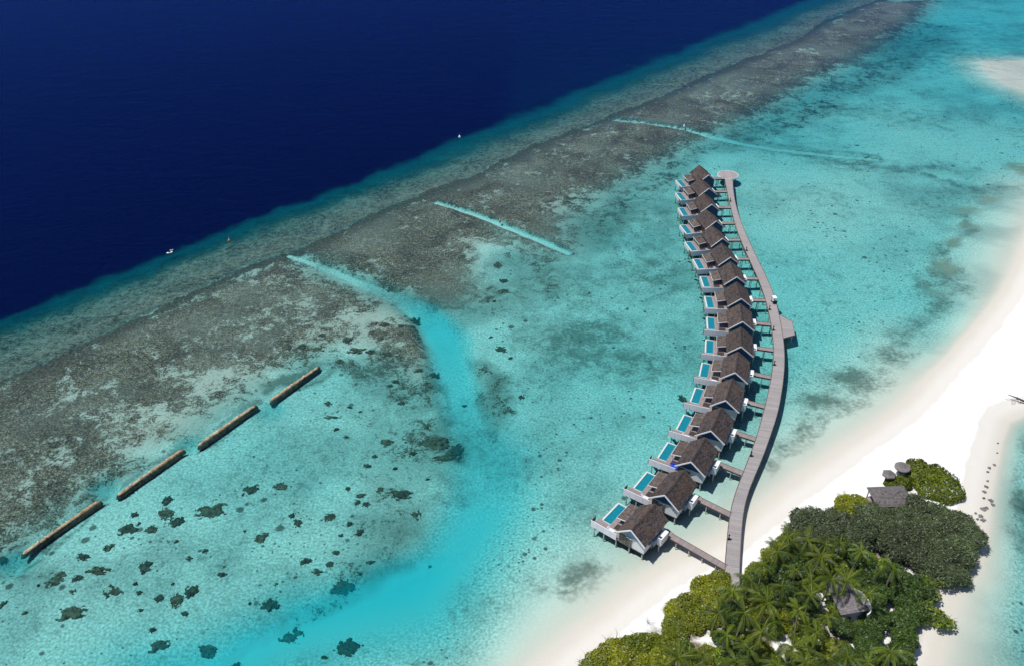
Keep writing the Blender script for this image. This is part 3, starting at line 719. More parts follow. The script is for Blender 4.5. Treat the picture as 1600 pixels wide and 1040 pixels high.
# loungers on some decks
def make_lounger():
    r = empty('sun_lounger', (0,0,0))
    m = MB(); m.box(-.32,.32,-.9,.35,.22,.30); m.build('seat', M_WHITE, r)
    m = MB(); m.hexa([(-.32,.355,.22),(.32,.355,.22),(.32,.40,.22),(-.32,.40,.22)][::1], [(-.32,.85,.62),(.32,.85,.62),(.32,.92,.58),(-.32,.92,.58)]); m.build('backrest', M_WHITE, r)
    for x in (-.28,.28):
        for y in (-.8,.3):
            m = MB(); m.box(x-.03,x+.03,y-.03,y+.03,0,.218); m.build('leg', M_WOOD, r)
    return r
ln0 = make_lounger(); first = True
bx_, by_, _ = U(1313, 776, 1.0)
for k in range(2):
    o = ln0 if k == 0 else copy_tree(ln0)
    o.location = (bx_+k*1.3, by_+k*0.5, ground_z(bx_+k*1.3, by_+k*0.5)); o.rotation_euler = (0,0,math.radians(20))
    tag(o, ['left','right'][k]+' one of the two sun loungers on white sand beside the yellow green bush', 'sun lounger', 'beach loungers')

for k, (vi, lx_, ly_, rz) in enumerate([(1,-4.6,1.7,90),(3,-5.2,1.5,90),(5,-4.4,1.9,80),(6,-5.0,1.6,95),(8,-4.8,1.7,90),(10,-3.9,1.9,100),(12,-3.7,1.8,90),(13,-4.6,1.6,85),(15,-4.4,1.8,90),(0,-4.9,1.6,90)]):
    o = copy_tree(ln0); o.location = villa_pt(vi, lx_, ly_, 2.006); o.rotation_euler = (0,0,math.radians(VT[vi]+rz)); o.scale = (.9,.9,.9)
    tag(o, 'white sun lounger on the pool deck of the villa '+ordn[vi], 'sun lounger', 'sun loungers on villa pool decks')

# ------------------------------------------------------------------ boardwalk
bw = empty('boardwalk', (0,0,0)); tag(bw, 'long curving grey timber boardwalk ending in a round deck', 'boardwalk')
ys = np.arange(94.0, 261.5, 0.5); dk = MB(); rng = random.Random(5)
Lp = [(xsmooth(y, -1), y) for y in ys]; Rp = [(xsmooth(y-0.7, 1), y-0.7) for y in ys]
for k in range(len(ys)-1):
    (a0, b0), (a1, b1), (c0, d0), (c1, d1) = Lp[k], Lp[k+1], Rp[k], Rp[k+1]
    f = 0.96
    a1_, b1_, c1_, d1_ = a0+(a1-a0)*f, b0+(b1-b0)*f, c0+(c1-c0)*f, d0+(d1-d0)*f
    dk.hexa([(a0,b0,JZ-.12),(c0,d0,JZ-.12),(c1_,d1_,JZ-.12),(a1_,b1_,JZ-.12)], [(a0,b0,JZ),(c0,d0,JZ),(c1_,d1_,JZ),(a1_,b1_,JZ)], rng.uniform(.25,.75))
dk.build('walkway', M_JETTY, bw)
for P_, sg in ((Lp, -1), (Rp, 1)):
    e = MB()
    for k in range(0, len(P_)-4, 4):
        p, q = P_[k], P_[min(k+4, len(P_)-1)]
        e.bar((p[0]+sg*0.03,p[1],JZ-0.06), (q[0]+sg*0.03,q[1],JZ-0.06), 0.10, 0.34, rng.uniform(.3,.6))
    e.build('edge_beam', M_WOOD, bw)
cxd, cyd = 72.9, 263.9; R = 3.4; rd = MB(); n = 40
for k in range(14):     # round deck of straight boards
    x0 = -R+2*R*k/14; x1 = -R+2*R*(k+1)/14-0.01
    h0, h1 = [math.sqrt(max(R*R-q*q, 0.0)) for q in (x0, x1)]
    h0, h1 = max(h0, .02), max(h1, .02)
    rd.hexa([(cxd+x0,cyd-h0,JZ-.10),(cxd+x1,cyd-h1,JZ-.10),(cxd+x1,cyd+h1,JZ-.10),(cxd+x0,cyd+h0,JZ-.10)], [(cxd+x0,cyd-h0,JZ+.006),(cxd+x1,cyd-h1,JZ+.006),(cxd+x1,cyd+h1,JZ+.006),(cxd+x0,cyd+h0,JZ+.006)], rng.uniform(.3,.7))
rdo = rd.build('round_deck', M_JETTY, bw)
rr_ = MB()
for k in range(n):
    a, b = 2*math.pi*k/n, 2*math.pi*(k+1)/n
    rr_.bar((cxd+math.cos(a)*R,cyd+math.sin(a)*R,JZ-.15), (cxd+math.cos(b)*R,cyd+math.sin(b)*R,JZ-.15), .12, .42)
rr_.build('rim', M_TRIM, rdo)
pf = MB(); A_, B_, C_, D_ = (67.3,178.9),(69.9,175.7),(68.9,169.7),(65.6,168.4)
for k in range(12):
    t0, t1 = k/12, (k+.96)/12
    q = []
    for t in (t0, t1):
        l = (D_[0]-0.1+(A_[0]-D_[0])*t, D_[1]+(A_[1]-D_[1])*t); r_ = (C_[0]+(B_[0]-C_[0])*t, C_[1]+(B_[1]-C_[1])*t); q += [l, r_]
    l0, r0, l1, r1 = q
    pf.hexa([(l0[0],l0[1],JZ-.1),(r0[0],r0[1],JZ-.1),(r1[0],r1[1],JZ-.1),(l1[0],l1[1],JZ-.1)], [(l0[0],l0[1],JZ+.006),(r0[0],r0[1],JZ+.006),(r1[0],r1[1],JZ+.006),(l1[0],l1[1],JZ+.006)], rng.uniform(.3,.7))
pfo = pf.build('side_platform', M_JETTY, bw)
pe = MB()
for a, b in ((A_,B_),(B_,C_),(C_,D_)): pe.bar((*a,JZ-.15),(*b,JZ-.15),.12,.4)
pe.build('edge_beam', M_WOOD, pfo)
stl = []
for y in np.arange(96, 261, 4.4): stl += [(xsmooth(y, -1)+.15, y), (xsmooth(y-.7, 1)-.15, y-.7)]
stl += [(cxd+math.cos(a)*2.8, cyd+math.sin(a)*2.8) for a in np.arange(0, 6.2, 1.05)] + [(69.4,175.2),(68.6,170.6)]
for x, y in stl:
    p = MB(); p.cyl((x,y,-1.9), (x,y,JZ-.13), .13, n=6); p.build('stilt', M_POST, bw)
# black bollards and small fittings along the boardwalk
def make_bollard():
    r = empty('bollard_lamp', (0,0,0))
    m = MB(); m.cyl((0,0,0),(0,0,.12),.24,.22,10); m.cyl((0.16,-.12,0.12),(0.16,-.12,.42),.16,.12,8); m.build('base', M_BLACK, r)
    m = MB(); m.cyl((0,0,.122),(0,0,1.05),.11,.09,8); m.build('post', M_BLACK, r)
    m = MB(); m.cyl((0,0,1.052),(0,0,1.22),.18,.14,10); m.build('cap', M_BLACK, r); return r
b0 = make_bollard(); lb = ['nearest the beach, at the left edge','at the left edge near the third villa bridge','left edge, below the wide platform','left edge, opposite the wide platform','left edge, just beyond the wide platform','left edge about halfway between platform and round deck','left edge, closest to the round deck']
for k, (px, py) in enumerate([(1139,842),(1172,712),(1210,570),(1208,516),(1203,484),(1165,392),(1139.5,315)]):
    o = b0 if k == 0 else copy_tree(b0); x, y, _ = U(px, py, JZ); o.location = (xsmooth(y,-1)+.25, y, JZ)
    tag(o, 'black bollard lamp on the boardwalk, '+lb[k], 'bollard', 'black bollards on the boardwalk')
cart = empty('luggage_cart', (*U(1210.5, 473, JZ)[:2], JZ), math.radians(10)); cart.location.x = xsmooth(cart.location.y, 1) - .55
m = MB(); m.box(-.45,.45,-.8,.8,.22,.40); m.box(-.45,.45,-.8,-.70,.405,.95); m.build('body', M_BLACK, cart)
m = MB(); m.box(-.5,.5,-.5,.85,1.55,1.64); m.build('canopy', M_TRIM, cart)
m = MB(); m.box(-.38,.38,-.05,.45,.405,.62); m.build('seat', M_WHITE, cart)
for x in (-.42,.42):
    for y in (-.45,.78):
        m = MB(); m.cyl((x,y,.405),(x,y,1.548),.03,n=6); m.build('roof_post', M_BLACK, cart)
    for y in (-.5,.5):
        m = MB(); m.cyl((x-.07,y,.2),(x+.07,y,.2),.2,n=12); m.build('wheel', M_BLACK, cart)
tag(cart, 'small cart with white canopy and dark body at right edge of boardwalk', 'cart')

# ------------------------------------------------------------------ breakwaters
def rock_mat(name, c0, c1):
    s = NT(name); o = s.pos(); n = s.noise(o, 1.3, 5, 0.7); n2 = s.noise(o, 6, 3, 0.6)
    c = s.ramp(n, [(0.35, c0), (0.65, c1)]); c = s.mix(1.0, c, s.math('MULTIPLY_ADD', n2, 1.4, 0.3), 'MULTIPLY')
    s.principled(c, 0.9, s.bump(n2, 0.5, 0.08), 0.2); return s.m
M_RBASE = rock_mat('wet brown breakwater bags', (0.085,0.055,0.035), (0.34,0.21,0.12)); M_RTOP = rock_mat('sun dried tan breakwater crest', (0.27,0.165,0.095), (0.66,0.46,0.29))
M_CORAL = rock_mat('dark coral', (0.032,0.036,0.026), (0.12,0.115,0.08)); M_CORAL2 = rock_mat('brown coral', (0.045,0.040,0.028), (0.21,0.17,0.11))
M_ROCK = rock_mat('dark beach rock', (0.09,0.085,0.09), (0.26,0.25,0.26))
M_BIRD = simple_mat('white marker', (0.85,0.85,0.85), 0.02)
def mound(p, q, w, z0, z1, seed, step=0.35, flat=0.0, rnd=0.12):
    p, q = Vector((*p, 0)), Vector((*q, 0)); L = (q-p).length; d = (q-p)/L; nrm = Vector((-d.y, d.x, 0))
    n = int(L/step); mb = MB(); rg = random.Random(seed); m_ = 9; V = []
    for i in range(n+1):
        s = i/n*L; e = min(s, L-s); k = math.sqrt(max(0.02, 1-(1-min(e/(w*0.6), 1))**2))
        off = math.sin(s*0.21+seed)*0.12
        for j in range(m_):
            u = j/(m_-1)*2-1; a = (1-abs(u)**2.2)
            P_ = p + d*s + nrm*(u*w/2*k+off)
            nz = mnoise.noise(Vector((P_.x*1.6, P_.y*1.6, seed)))
            nz2 = mnoise.noise(Vector((P_.x*0.5, P_.y*0.5, seed+9)))
            P_ = P_ + nrm*nz*rnd*1.2*(0.3+abs(u))
            V.append((P_.x, P_.y, z0+(z1-z0)*a*k + nz*rnd + nz2*rnd*0.6))
    Fs = [(i*m_+j, (i+1)*m_+j, (i+1)*m_+j+1, i*m_+j+1) for i in range(n) for j in range(m_-1)]
    mb.add(V, [f[::-1] for f in Fs]); return mb
BWL = [((30,866),(158,778)),((180,774),(288,698)),((307,696),(402,629)),((420,626),(500,569))]
for k, (a, b) in enumerate(BWL):
    A, B = U(*a, .3)[:2], U(*b, .3)[:2]
    r = empty('breakwater', (0,0,0))
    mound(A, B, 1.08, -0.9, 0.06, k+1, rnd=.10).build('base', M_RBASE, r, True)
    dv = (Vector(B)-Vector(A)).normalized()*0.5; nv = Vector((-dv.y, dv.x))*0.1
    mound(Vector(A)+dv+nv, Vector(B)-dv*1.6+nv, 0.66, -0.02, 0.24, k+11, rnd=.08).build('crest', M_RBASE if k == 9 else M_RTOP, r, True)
    tag(r, ['leftmost brown breakwater, nearest the lower left corner, darker and thinner crest','second brown breakwater from the left, with an even tan crest','third brown breakwater from the left, with a dark lump at its lower end','rightmost and shortest brown breakwater, farthest from the camera'][k], 'breakwater', 'rock breakwaters on the reef edge')
rg = random.Random(4)
birds = []
for k, (a, b) in enumerate(BWL):
    for j in range(3):
        t = rg.uniform(.15,.85); px, py = a[0]+(b[0]-a[0])*t, a[1]+(b[1]-a[1])*t
        x, y, _ = U(px, py-1, .6)
        o = empty('marker_stone', (x, y, .50)); m = MB()
        for q in range(3): m.cyl((rg.uniform(-.2,.2),rg.uniform(-.2,.2),0),(rg.uniform(-.2,.2),rg.uniform(-.2,.2),.22),.16,.08,6)
        m.build('stone', M_BIRD, o); o.scale = (.6,.6,.6); tag(o, 'tiny whitish stone lying on top of the '+['leftmost','second','third','rightmost'][k]+' breakwater', 'stone', 'pale stones on the '+['leftmost','second','third','rightmost'][k]+' breakwater')
# ------------------------------------------------------------------ coral heads in the lagoon
def coral_mesh(seed, mat):
    rg = np.random.default_rng(seed); n = 46
    g = np.linspace(-1.3, 1.3, n); X, Y = np.meshgrid(g, g)
    PP = np.stack([X.ravel(), Y.ravel()], 1)
    r = np.hypot(*PP.T); ns = fnoise(PP+10, 2.2, seed, 3); ns2 = fnoise(PP+30, 6.5, seed+1, 3)
    h = (0.92 - r*0.95) + (ns-0.5)*(1.0+0.25*(seed%4)) + (ns2-0.5)*(0.55+0.2*(seed%3))
    h = h.reshape(n, n); mb = MB()
    z = np.clip(h, -0.4, 1.0)
    jx_ = (rg.random((n,n))-.5)*0.05
    V = [(X[i,j]+jx_[i,j], Y[i,j]+jx_[j,i], float((0.75*z[i,j]**0.6 if z[i,j] > 0 else z[i,j]*0.9) - 0.04 + 0.2*max(z[i,j],0)*(ns2.reshape(n,n)[i,j]-.5))) for i in range(n) for j in range(n)]
    F_ = [(i*n+j, i*n+j+1, (i+1)*n+j+1, (i+1)*n+j) for i in range(n-1) for j in range(n-1) if max(h[i,j],h[i+1,j],h[i,j+1],h[i+1,j+1]) > 0.0 and min(h[i,j],h[i+1,j],h[i,j+1],h[i+1,j+1]) > -0.40]
    mb.add(V, F_)
    return mb.mesh('coral_head', mat, True)
CM = [coral_mesh(3+k*5, M_CORAL if k % 2 else M_CORAL2) for k in range(14)]
A1 = [(165,150,70,45),(695,110,50,45),(690,165,80,60),(735,200,80,55),(880,155,118,72),(535,230,100,65),(630,230,60,40),(560,172,35,25),(452,308,55,45),(345,348,65,35),(235,438,70,70),(325,437,55,35),(415,405,115,48),(605,388,65,75),(475,490,95,70),(665,518,50,35),(735,525,75,85),(795,490,65,60),(300,580,105,75),(1045,65,78,52),(1168,48,78,40),(1120,532,92,68),(1088,265,72,62),(1240,205,50,50),(1375,180,50,42),(1275,363,66,40),(1318,405,54,34),(1420,455,120,80),(1205,655,90,85),(1445,710,140,115),(855,715,85,60),(975,775,65,55),(660,705,80,60),(587,568,28,20),(770,578,40,25),(1217,172,30,28),(1375,375,32,26),(1400,328,34,24),(735,282,24,16),(855,320,34,24),(787,352,34,28),(580,495,32,26),(302,492,32,26),(10,355,40,34),(1350,748,34,20),(1500,240,42,32),(1500,92,34,20),(1525,125,32,22),(925,420,55,28),(635,648,36,30),(10,545,30,50),(160,466,18,12),(105,580,24,16),(720,458,14,10),(1020,238,16,12),(565,458,26,20),(1150,455,22,18),(1040,535,18,18),(445,432,0,0)]
A2 = [(540,398,145,72),(645,435,80,85),(590,470,120,40),(445,452,45,30),(320,400,75,38),(225,512,48,26),(287,627,42,32),(385,650,115,55),(198,655,40,24),(180,688,32,32),(222,698,38,30),(47,755,58,42),(455,745,58,58),(187,838,42,26),(75,925,42,26),(47,980,48,32),(523,962,20,15),(963,180,38,32),(387,210,40,22),(540,68,65,32),(470,62,52,22),(365,110,38,20),(335,130,32,20),(78,338,34,22),(124,373,28,20),(262,465,32,20),(512,325,30,40),(360,525,40,18),(133,620,30,30),(140,790,34,30),(100,845,26,20),(190,1018,26,20),(240,968,50,18),(690,208,24,16),(505,120,26,22),(145,232,34,14),(193,254,24,12),(515,575,22,10),(40,215,40,26),(410,398,16,10),(60,280,80,18)]
A3 = [(700,525,75,26),(780,570,42,30),(785,530,42,20),(675,600,42,30),(715,678,68,36),(455,710,52,32),(850,480,85,55),(1272,577,26,15),(1330,642,85,44),(1380,690,32,20),(500,605,65,36),(540,660,110,40),(620,665,60,30),(340,650,80,36),(250,640,60,36),(1310,190,50,40),(1340,275,60,26),(1340,330,70,36),(1290,385,30,20),(170,640,60,40),(360,580,50,30),(640,520,50,20)]
CO = [(cx/2.6667, 740+cy/2.6667, w/2.6667, h/2.6667, 1) for cx,cy,w,h in A1 if w] + [(500+cx/3.06, 560+cy/3.06, w/3.06, h/3.06, 2) for cx,cy,w,h in A2] + [(400+cx/3.4675, 360+cy/3.4675, w/3.4675, h/3.4675, 3) for cx,cy,w,h in A3]
CO += [(1067,621,15,15,4),(1080,735,0,0,4)]
rg = random.Random(11)
for k, (px, py, w, h, zone) in enumerate(CO):
    if w < 1: continue
    x, y, _ = U(px, py, -1.3); x1, _, _ = U(px+w/2, py, -1.3); _, yt, _ = U(px, py-h/2, -1.3); _, yb, _ = U(px, py+h/2, -1.3)
    fs_ = rg.uniform(.72, .92); rx = max((x1-x)*fs_, .3); ry = max((yt-yb)/2*fs_*.95, .3)
    me = CM[(k*5) % 14]; o = bpy.data.objects.new('coral_head', me); COL.objects.link(o)
    gz = ground_z(x, y); o.location = (x, y, gz); o.scale = (rx, ry, min(0.9, 0.35+0.22*rx)); o.rotation_euler = (0,0,rg.choice((0, math.pi)) + rg.uniform(-.25,.25))
    if max(w, h) > 38: lbl, grp = {4: 'largest round dark coral head, on pale sand below the second breakwater', 12: 'long dark coral patch lying sideways, lower left', 18: 'solid oval dark coral patch near the lower left corner'}.get(k, None), None
    else: lbl = None
    big = lbl is not None
    if not big:
        if zone == 1: lbl = 'dark coral patch under clear water on pale sand, lower left lagoon' if px < 300 else 'dark coral patch under clear water near the deep turquoise basin'
        elif zone == 2: lbl = 'dark coral patch on the sandy bed left of the turquoise channel'
        elif zone == 3: lbl = 'brown coral clump on the inner reef edge between breakwater and channel' if px < 640 else 'dark coral clump right of the turquoise channel'
        else: lbl = 'lone dark coral patch just left of the villa row'
    tag(o, lbl, 'coral', 'submerged coral heads in the lagoon')

# ------------------------------------------------------------------ vegetation
def leaf_mat(name, c0, c1, trans=0.35, dead=None, alt=None):
    s = NT(name); t = s.attr('tone'); inf = s.node('ShaderNodeObjectInfo').outputs['Random']
    c = s.mix(t, c0, c1)
    n = s.noise(s.pos(), 0.35, 3, 0.6); c = s.mix(1.0, c, s.math('MULTIPLY_ADD', n, 0.9, 0.55), 'MULTIPLY')
    c = s.mix(1.0, c, s.math('MULTIPLY_ADD', inf, 0.4, 0.8), 'MULTIPLY')
    if alt: c = s.mix(s.mul(s.sstep(s.math('FRACT', s.mul(inf, 7.3)), 0.35, 1.0), 0.8), c, s.mix(t, tuple(q*0.3 for q in alt), alt))
    if dead: c = s.mix(s.math('GREATER_THAN', t, 0.965), c, dead)
    df = s.node('ShaderNodeBsdfDiffuse'); s.l.new(c, df.inputs[0])
    tl = s.node('ShaderNodeBsdfTranslucent'); s.l.new(c, tl.inputs[0])
    gl = s.node('ShaderNodeBsdfGlossy'); gl.inputs['Roughness'].default_value = 0.45; gl.inputs[0].default_value = (.7,.75,.8,1)
    m1 = s.node('ShaderNodeMixShader'); m1.inputs[0].default_value = trans; s.l.new(df.outputs[0], m1.inputs[1]); s.l.new(tl.outputs[0], m1.inputs[2])
    m2 = s.node('ShaderNodeMixShader'); m2.inputs[0].default_value = 0.035; s.l.new(m1.outputs[0], m2.inputs[1]); s.l.new(gl.outputs[0], m2.inputs[2])
    s.l.new(m2.outputs[0], s.out.inputs[0]); return s.m
L_YEL = leaf_mat('yellow green scaevola leaves', (0.075,0.110,0.004), (0.43,0.43,0.010), 0.4, None, (0.22,0.29,0.012))
L_MID = leaf_mat('mid green leaves', (0.040,0.080,0.005), (0.24,0.31,0.014))
L_DARK = leaf_mat('dark glossy green leaves', (0.018,0.045,0.006), (0.105,0.175,0.018))
L_GREY = leaf_mat('grey green fine foliage', (0.045,0.058,0.028), (0.15,0.20,0.075), 0.3, None, (0.115,0.135,0.06))
L_PALM = leaf_mat('palm fronds', (0.012,0.038,0.003), (0.185,0.235,0.013), 0.3, (0.27,0.16,0.045))
M_CORE = simple_mat('dark inner twigs', (0.010,0.016,0.006), 0.3, 2)
M_BARK = simple_mat('grey palm bark', (0.24,0.21,0.18), 0.3, 4, tone=0.2)
M_BRANCH = simple_mat('bare grey branches', (0.23,0.21,0.20), 0.3, 4)
def leaf_quad(V, F_, p, n, size, asp, rg):
    n = n.normalized(); a = n.orthogonal().normalized(); a.rotate(Matrix.Rotation(rg.uniform(0, 6.28), 3, n)); b = n.cross(a)
    i = len(V); a = a*size*asp; b = b*size
    V.extend([p-a*0.5, p-b*0.5+a*0.05, p+a*0.5, p+b*0.5+a*0.05]); F_.append((i,i+1,i+2,i+3))
def crown_mesh(name, mat, rx, h, count, leaf, seed, lumps, asp=1.7, up=0.5, low=0.1, spiky=0.0, core=True):
    """many small leaves through the outer shell of a lumpy crown; z from low*h to h, footprint radius rx"""
    rg = random.Random(seed); V = []; F_ = []; T = []
    L = []
    for k in range(lumps):
        a = rg.uniform(0, 6.28); r = rx*math.sqrt(rg.random())*0.72
        lr = rx*rg.uniform(0.26, 0.46) if lumps > 1 else rx
        hz = h*(1-0.45*(r/rx)**2)*rg.uniform(0.8,1.05)
        L.append((r*math.cos(a), r*math.sin(a), hz - lr*0.75, lr))
    L.append((0,0,h*0.35,rx*0.62))
    wts = [l[3]**2 for l in L]
    while len(F_) < count:
        l = rg.choices(L, wts)[0]
        d = Vector((rg.gauss(0,1), rg.gauss(0,1), rg.gauss(0.25,1)))
        if d.length < .01: continue
        d.normalize(); rr = l[3]*(1 - 0.30*rg.random()**2 + spiky*rg.random()**4)
        p = Vector((l[0],l[1],l[2])) + Vector((d.x*rr, d.y*rr, d.z*rr*0.85))
        if p.z < low*h: p.z = low*h + rg.random()*0.15*h
        nn = d*(1-up) + Vector((rg.gauss(0,.45), rg.gauss(0,.45), up+rg.gauss(0,.35)))
        if nn.length < .05: continue
        leaf_quad(V, F_, p, nn, leaf*rg.uniform(.6,1.35), asp, rg); T.append(min(max(rg.gauss(.5,.25),0),1)*0.96)
    mb = MB(); mb.v = [tuple(v) for v in V]; mb.f = F_; mb.c = T
    me = mb.mesh(name, mat)
    return me
def branch_mesh(rx, h, seed, base=0.0, mat=None, n=7, r0=0.14):
    rg = random.Random(seed); mb = MB()
    mb.tube([(0,0,base-0.5),(rg.uniform(-.2,.2),rg.uniform(-.2,.2),h*.3),(rg.uniform(-.3,.3),rg.uniform(-.3,.3),h*.55)], [r0,r0*.8,r0*.6], 6)
    for k in range(n):
        a = rg.uniform(0,6.28); l = rx*rg.uniform(.5,.85); z0 = h*rg.uniform(.15,.5)
        p = [(0,0,z0),(math.cos(a)*l*.45,math.sin(a)*l*.45,z0+h*.22),(math.cos(a+.3)*l,math.sin(a+.3)*l,z0+h*.36)]
        mb.tube(p, [r0*.55,r0*.35,r0*.12], 5)
    return mb.mesh('trunk', mat or M_BARK, True)
def palm_crown(seed, n=19, L=3.4):
    rg = random.Random(seed); V = []; F_ = []; T = []
    for k in range(n):
        az = 6.283*k/n*1.0 + rg.uniform(-.2,.2) + (k % 3)*0.7; el = rg.uniform(-0.35, 1.15); ln = L*rg.uniform(.8,1.1)
        dirv = Vector((math.cos(az), math.sin(az), 0)); side = Vector((-dirv.y, dirv.x, 0))
        pts = []; p = Vector((0,0,0)); e = el; st = ln/9
        dead = el < -0.18 and rg.random() < .2
        for q in range(10):
            pts.append(p.copy()); p = p + (dirv*math.cos(e) + Vector((0,0,math.sin(e))))*st; e -= rg.uniform(.12,.24)
        tn = rg.uniform(.25,.8)
        for q in range(9):      # rachis
            a, b = pts[q], pts[q+1]; i = len(V); w = side*(.045*(1-q/11))
            V += [a-w, a+w, b+w, b-w]; F_.append((i,i+1,i+2,i+3)); T.append(.97 if dead else min(.95, tn+.45))
            d = (b-a).normalized(); up = side.cross(d)*-1
            ll = 0.50*math.sin(math.pi*min(1,(q+1.2)/10.5))**.7 + .1
            for s2 in range(4):
                c = a + (b-a)*(s2/4)
                for sg in (-1, 1):
                    tip = c + side*sg*ll*.62 + d*ll*.75 + Vector((0,0,-ll*rg.uniform(.35,.9)))
                    i = len(V); w2 = d*.030
                    V += [c-w2, c+w2, tip+w2*.5, tip-w2*.5]; F_.append((i,i+1,i+2,i+3) if sg > 0 else (i+3,i+2,i+1,i))
                    T.append(.97 if dead else min(max(tn+rg.gauss(0,.12),0),.95))
    mb = MB(); mb.v = [tuple(v) for v in V]; mb.f = F_; mb.c = T
    return mb.mesh('crown', L_PALM)
PALM = [palm_crown(k+40, 13+k % 4, 2.9+.25*(k % 3)) for k in range(6)]
def palm_trunk(seed, h):
    rg = random.Random(seed); lx, ly = rg.uniform(-.9,.9), rg.uniform(-.9,.9); mb = MB()
    mb.tube([(lx,ly,-h-.5),(lx*.7,ly*.7,-h*.7),(lx*.3,ly*.3,-h*.35),(0,0,0)], [.20,.15,.12,.11], 7)
    return mb.mesh('trunk', M_BARK, True)
PT = [palm_trunk(k, 7.0) for k in range(4)]
KIND = dict(
 yel=dict(me=[crown_mesh('crown', L_YEL, 2.4, 2.0, 4200, .21, k, 18, up=.55, low=.05) for k in range(3)], r=2.3, h=2.2, name='scaevola_bush', cat='bush'),
 mid=dict(me=[crown_mesh('crown', L_MID, 2.2, 2.8, 2200, .30, k+10, 8, up=.5, low=.08) for k in range(3)], r=2.2, h=2.8, name='green_shrub', cat='shrub'),
 dark=dict(me=[crown_mesh('crown', L_DARK, 2.8, 3.8, 5200, .25, k+20, 18, up=.5, low=.1) for k in range(3)], r=2.8, h=4.3, name='broadleaf_tree', cat='tree'),
 grey=dict(me=[crown_mesh('crown', L_GREY, 2.9, 3.6, 9500, .15, k+30, 16, asp=3.0, up=.6, low=.08, spiky=.35) for k in range(4)], r=2.9, h=3.6, name='ironwood_tree', cat='tree'))
for k_ in KIND: KIND[k_]['tr'] = [branch_mesh(KIND[k_]['r'], KIND[k_]['h'], s2) for s2 in (1, 2)]
cnt = {}
def plant(kind, x, y, sc, label, group, zs=1.0):
    K = KIND[kind]; rg = random.Random(int(x*31+y*17)); gz = max(ground_z(x, y), 0.0)
    r = empty(K['name'], (x, y, gz), rg.uniform(0, 6.28)); r.scale = (sc, sc*rg.uniform(.9,1.1), sc*zs)
    for nm, me in (('trunk', rg.choice(K['tr'])), ('crown', rg.choice(K['me']))):
        o = bpy.data.objects.new(nm, me); COL.objects.link(o); o.parent = r
    tag(r, label, K['cat'], group); return r
def scatter(poly, dmin, seed, z, tries=4000):
    W = UA(poly, z); rg = np.random.default_rng(seed); lo, hi = W.min(0), W.max(0); pts = []
    for _ in range(tries):
        p = lo + rg.random(2)*(hi-lo)
        if poly_sd(p[None], W)[0] < 0.0: continue
        if all((p[0]-q[0])**2+(p[1]-q[1])**2 > dmin**2 for q in pts): pts.append(tuple(p))
    return pts
PALMS = [(1143,922),(1221,914),(1192,880),(1262,842),(1243,888),(1300,902),(1345,860),(1395,884),(1215,858),(1172,905),(1163,955),(1198,940),(1247,950),(1190,985),(1238,1008),(1275,985),(1292,962),(1322,905),(1283,870),(1312,846),(1170,1012),(1135,990),(1098,1018),(1060,1025),(1150,1032),(1292,1028),(1392,1012),(1258,1032),(1213,1036),(1325,1022),(1357,1030),(1268,908),(1122,955),(1232,835),(1290,848),(1265,928),(1357,925),(1080,1045),(1020,1050),(1120,1060),(1180,1065),(1240,1065),(1310,1062)]
HOUSE = U(1323, 934, 3.3)[:2]
def near_house(x, y, r=4.6): return (x-HOUSE[0])**2/ (r*.50)**2 + (y-HOUSE[1]-.3)**2/(r*1.05)**2 < 1
rgp = random.Random(2)
palm_pts = []
for k, (px, py) in enumerate(PALMS):
    h = 6.6 if py > 840 else 6.0
    x, y, _ = U(px, py+3, h+1.0); palm_pts.append((x, y)); gz = max(ground_z(x, y), .3)
    r = empty('coconut_palm', (x, y, gz + h), rgp.uniform(0, 6.28)); r.location.z = gz
    r.scale = (1,1,1)
    sc = rgp.uniform(.72, 1.15)
    for nm, me in (('trunk', PT[k % 4]), ('crown', PALM[k % 6])):
        o = bpy.data.objects.new(nm, me); COL.objects.link(o); o.parent = r; o.location = (0,0,h); o.scale = (sc, sc, 1 if nm == 'trunk' else sc)
        if nm == 'crown': o.rotation_euler = (rgp.uniform(-.22,.22), rgp.uniform(-.22,.22), rgp.uniform(0,6.28))
    if (px, py) == (1143,922): lb_ = 'coconut palm standing right at the landward end of the boardwalk'
    elif (px, py) == (1395,884): lb_ = 'lone coconut palm among grey green trees, near the right of the grove'
    elif (px, py) == (1345,860): lb_ = 'coconut palm with drooping fronds at the edge of the grey green trees'
    elif (px, py) == (1392,1012): lb_ = 'coconut palm among dark glossy trees at the bottom, near the right shore'
    elif (px, py) == (1357,925): lb_ = 'coconut palm leaning over the curved white wall of the hidden house'
    elif px < 1130: lb_ = 'coconut palm in the lower left part of the grove'
    elif py < 900: lb_ = 'coconut palm in the upper part of the grove behind the green bushes'
    elif py > 1000: lb_ = 'coconut palm at the bottom of the grove'
    else: lb_ = 'coconut palm in the middle of the grove'
    tag(r, lb_, 'palm', 'coconut palms in the grove')
G_YEL = [[(915,1056),(958,1022),(998,1006),(1038,998),(1062,1010),(1050,1060),(880,1075)],
         [(1035,984),(1063,945),(1100,915),(1130,903),(1140,915),(1120,955),(1085,985),(1045,992)],
         [(1184,908),(1200,890),(1220,868),(1232,838),(1262,848),(1255,872),(1215,895),(1185,915)],
         [(1306,800),(1322,788),(1345,790),(1350,805),(1325,812)],
         [(1262,838),(1310,842),(1300,862),(1265,860)]]
labs = ['yellow green bush in the bank at the lower left beach edge','yellow green bush in the bank left of the boardwalk end','yellow green bush just right of the boardwalk end','bright yellow green bush beside the two sun loungers','yellow green bush between palms and grey green trees']
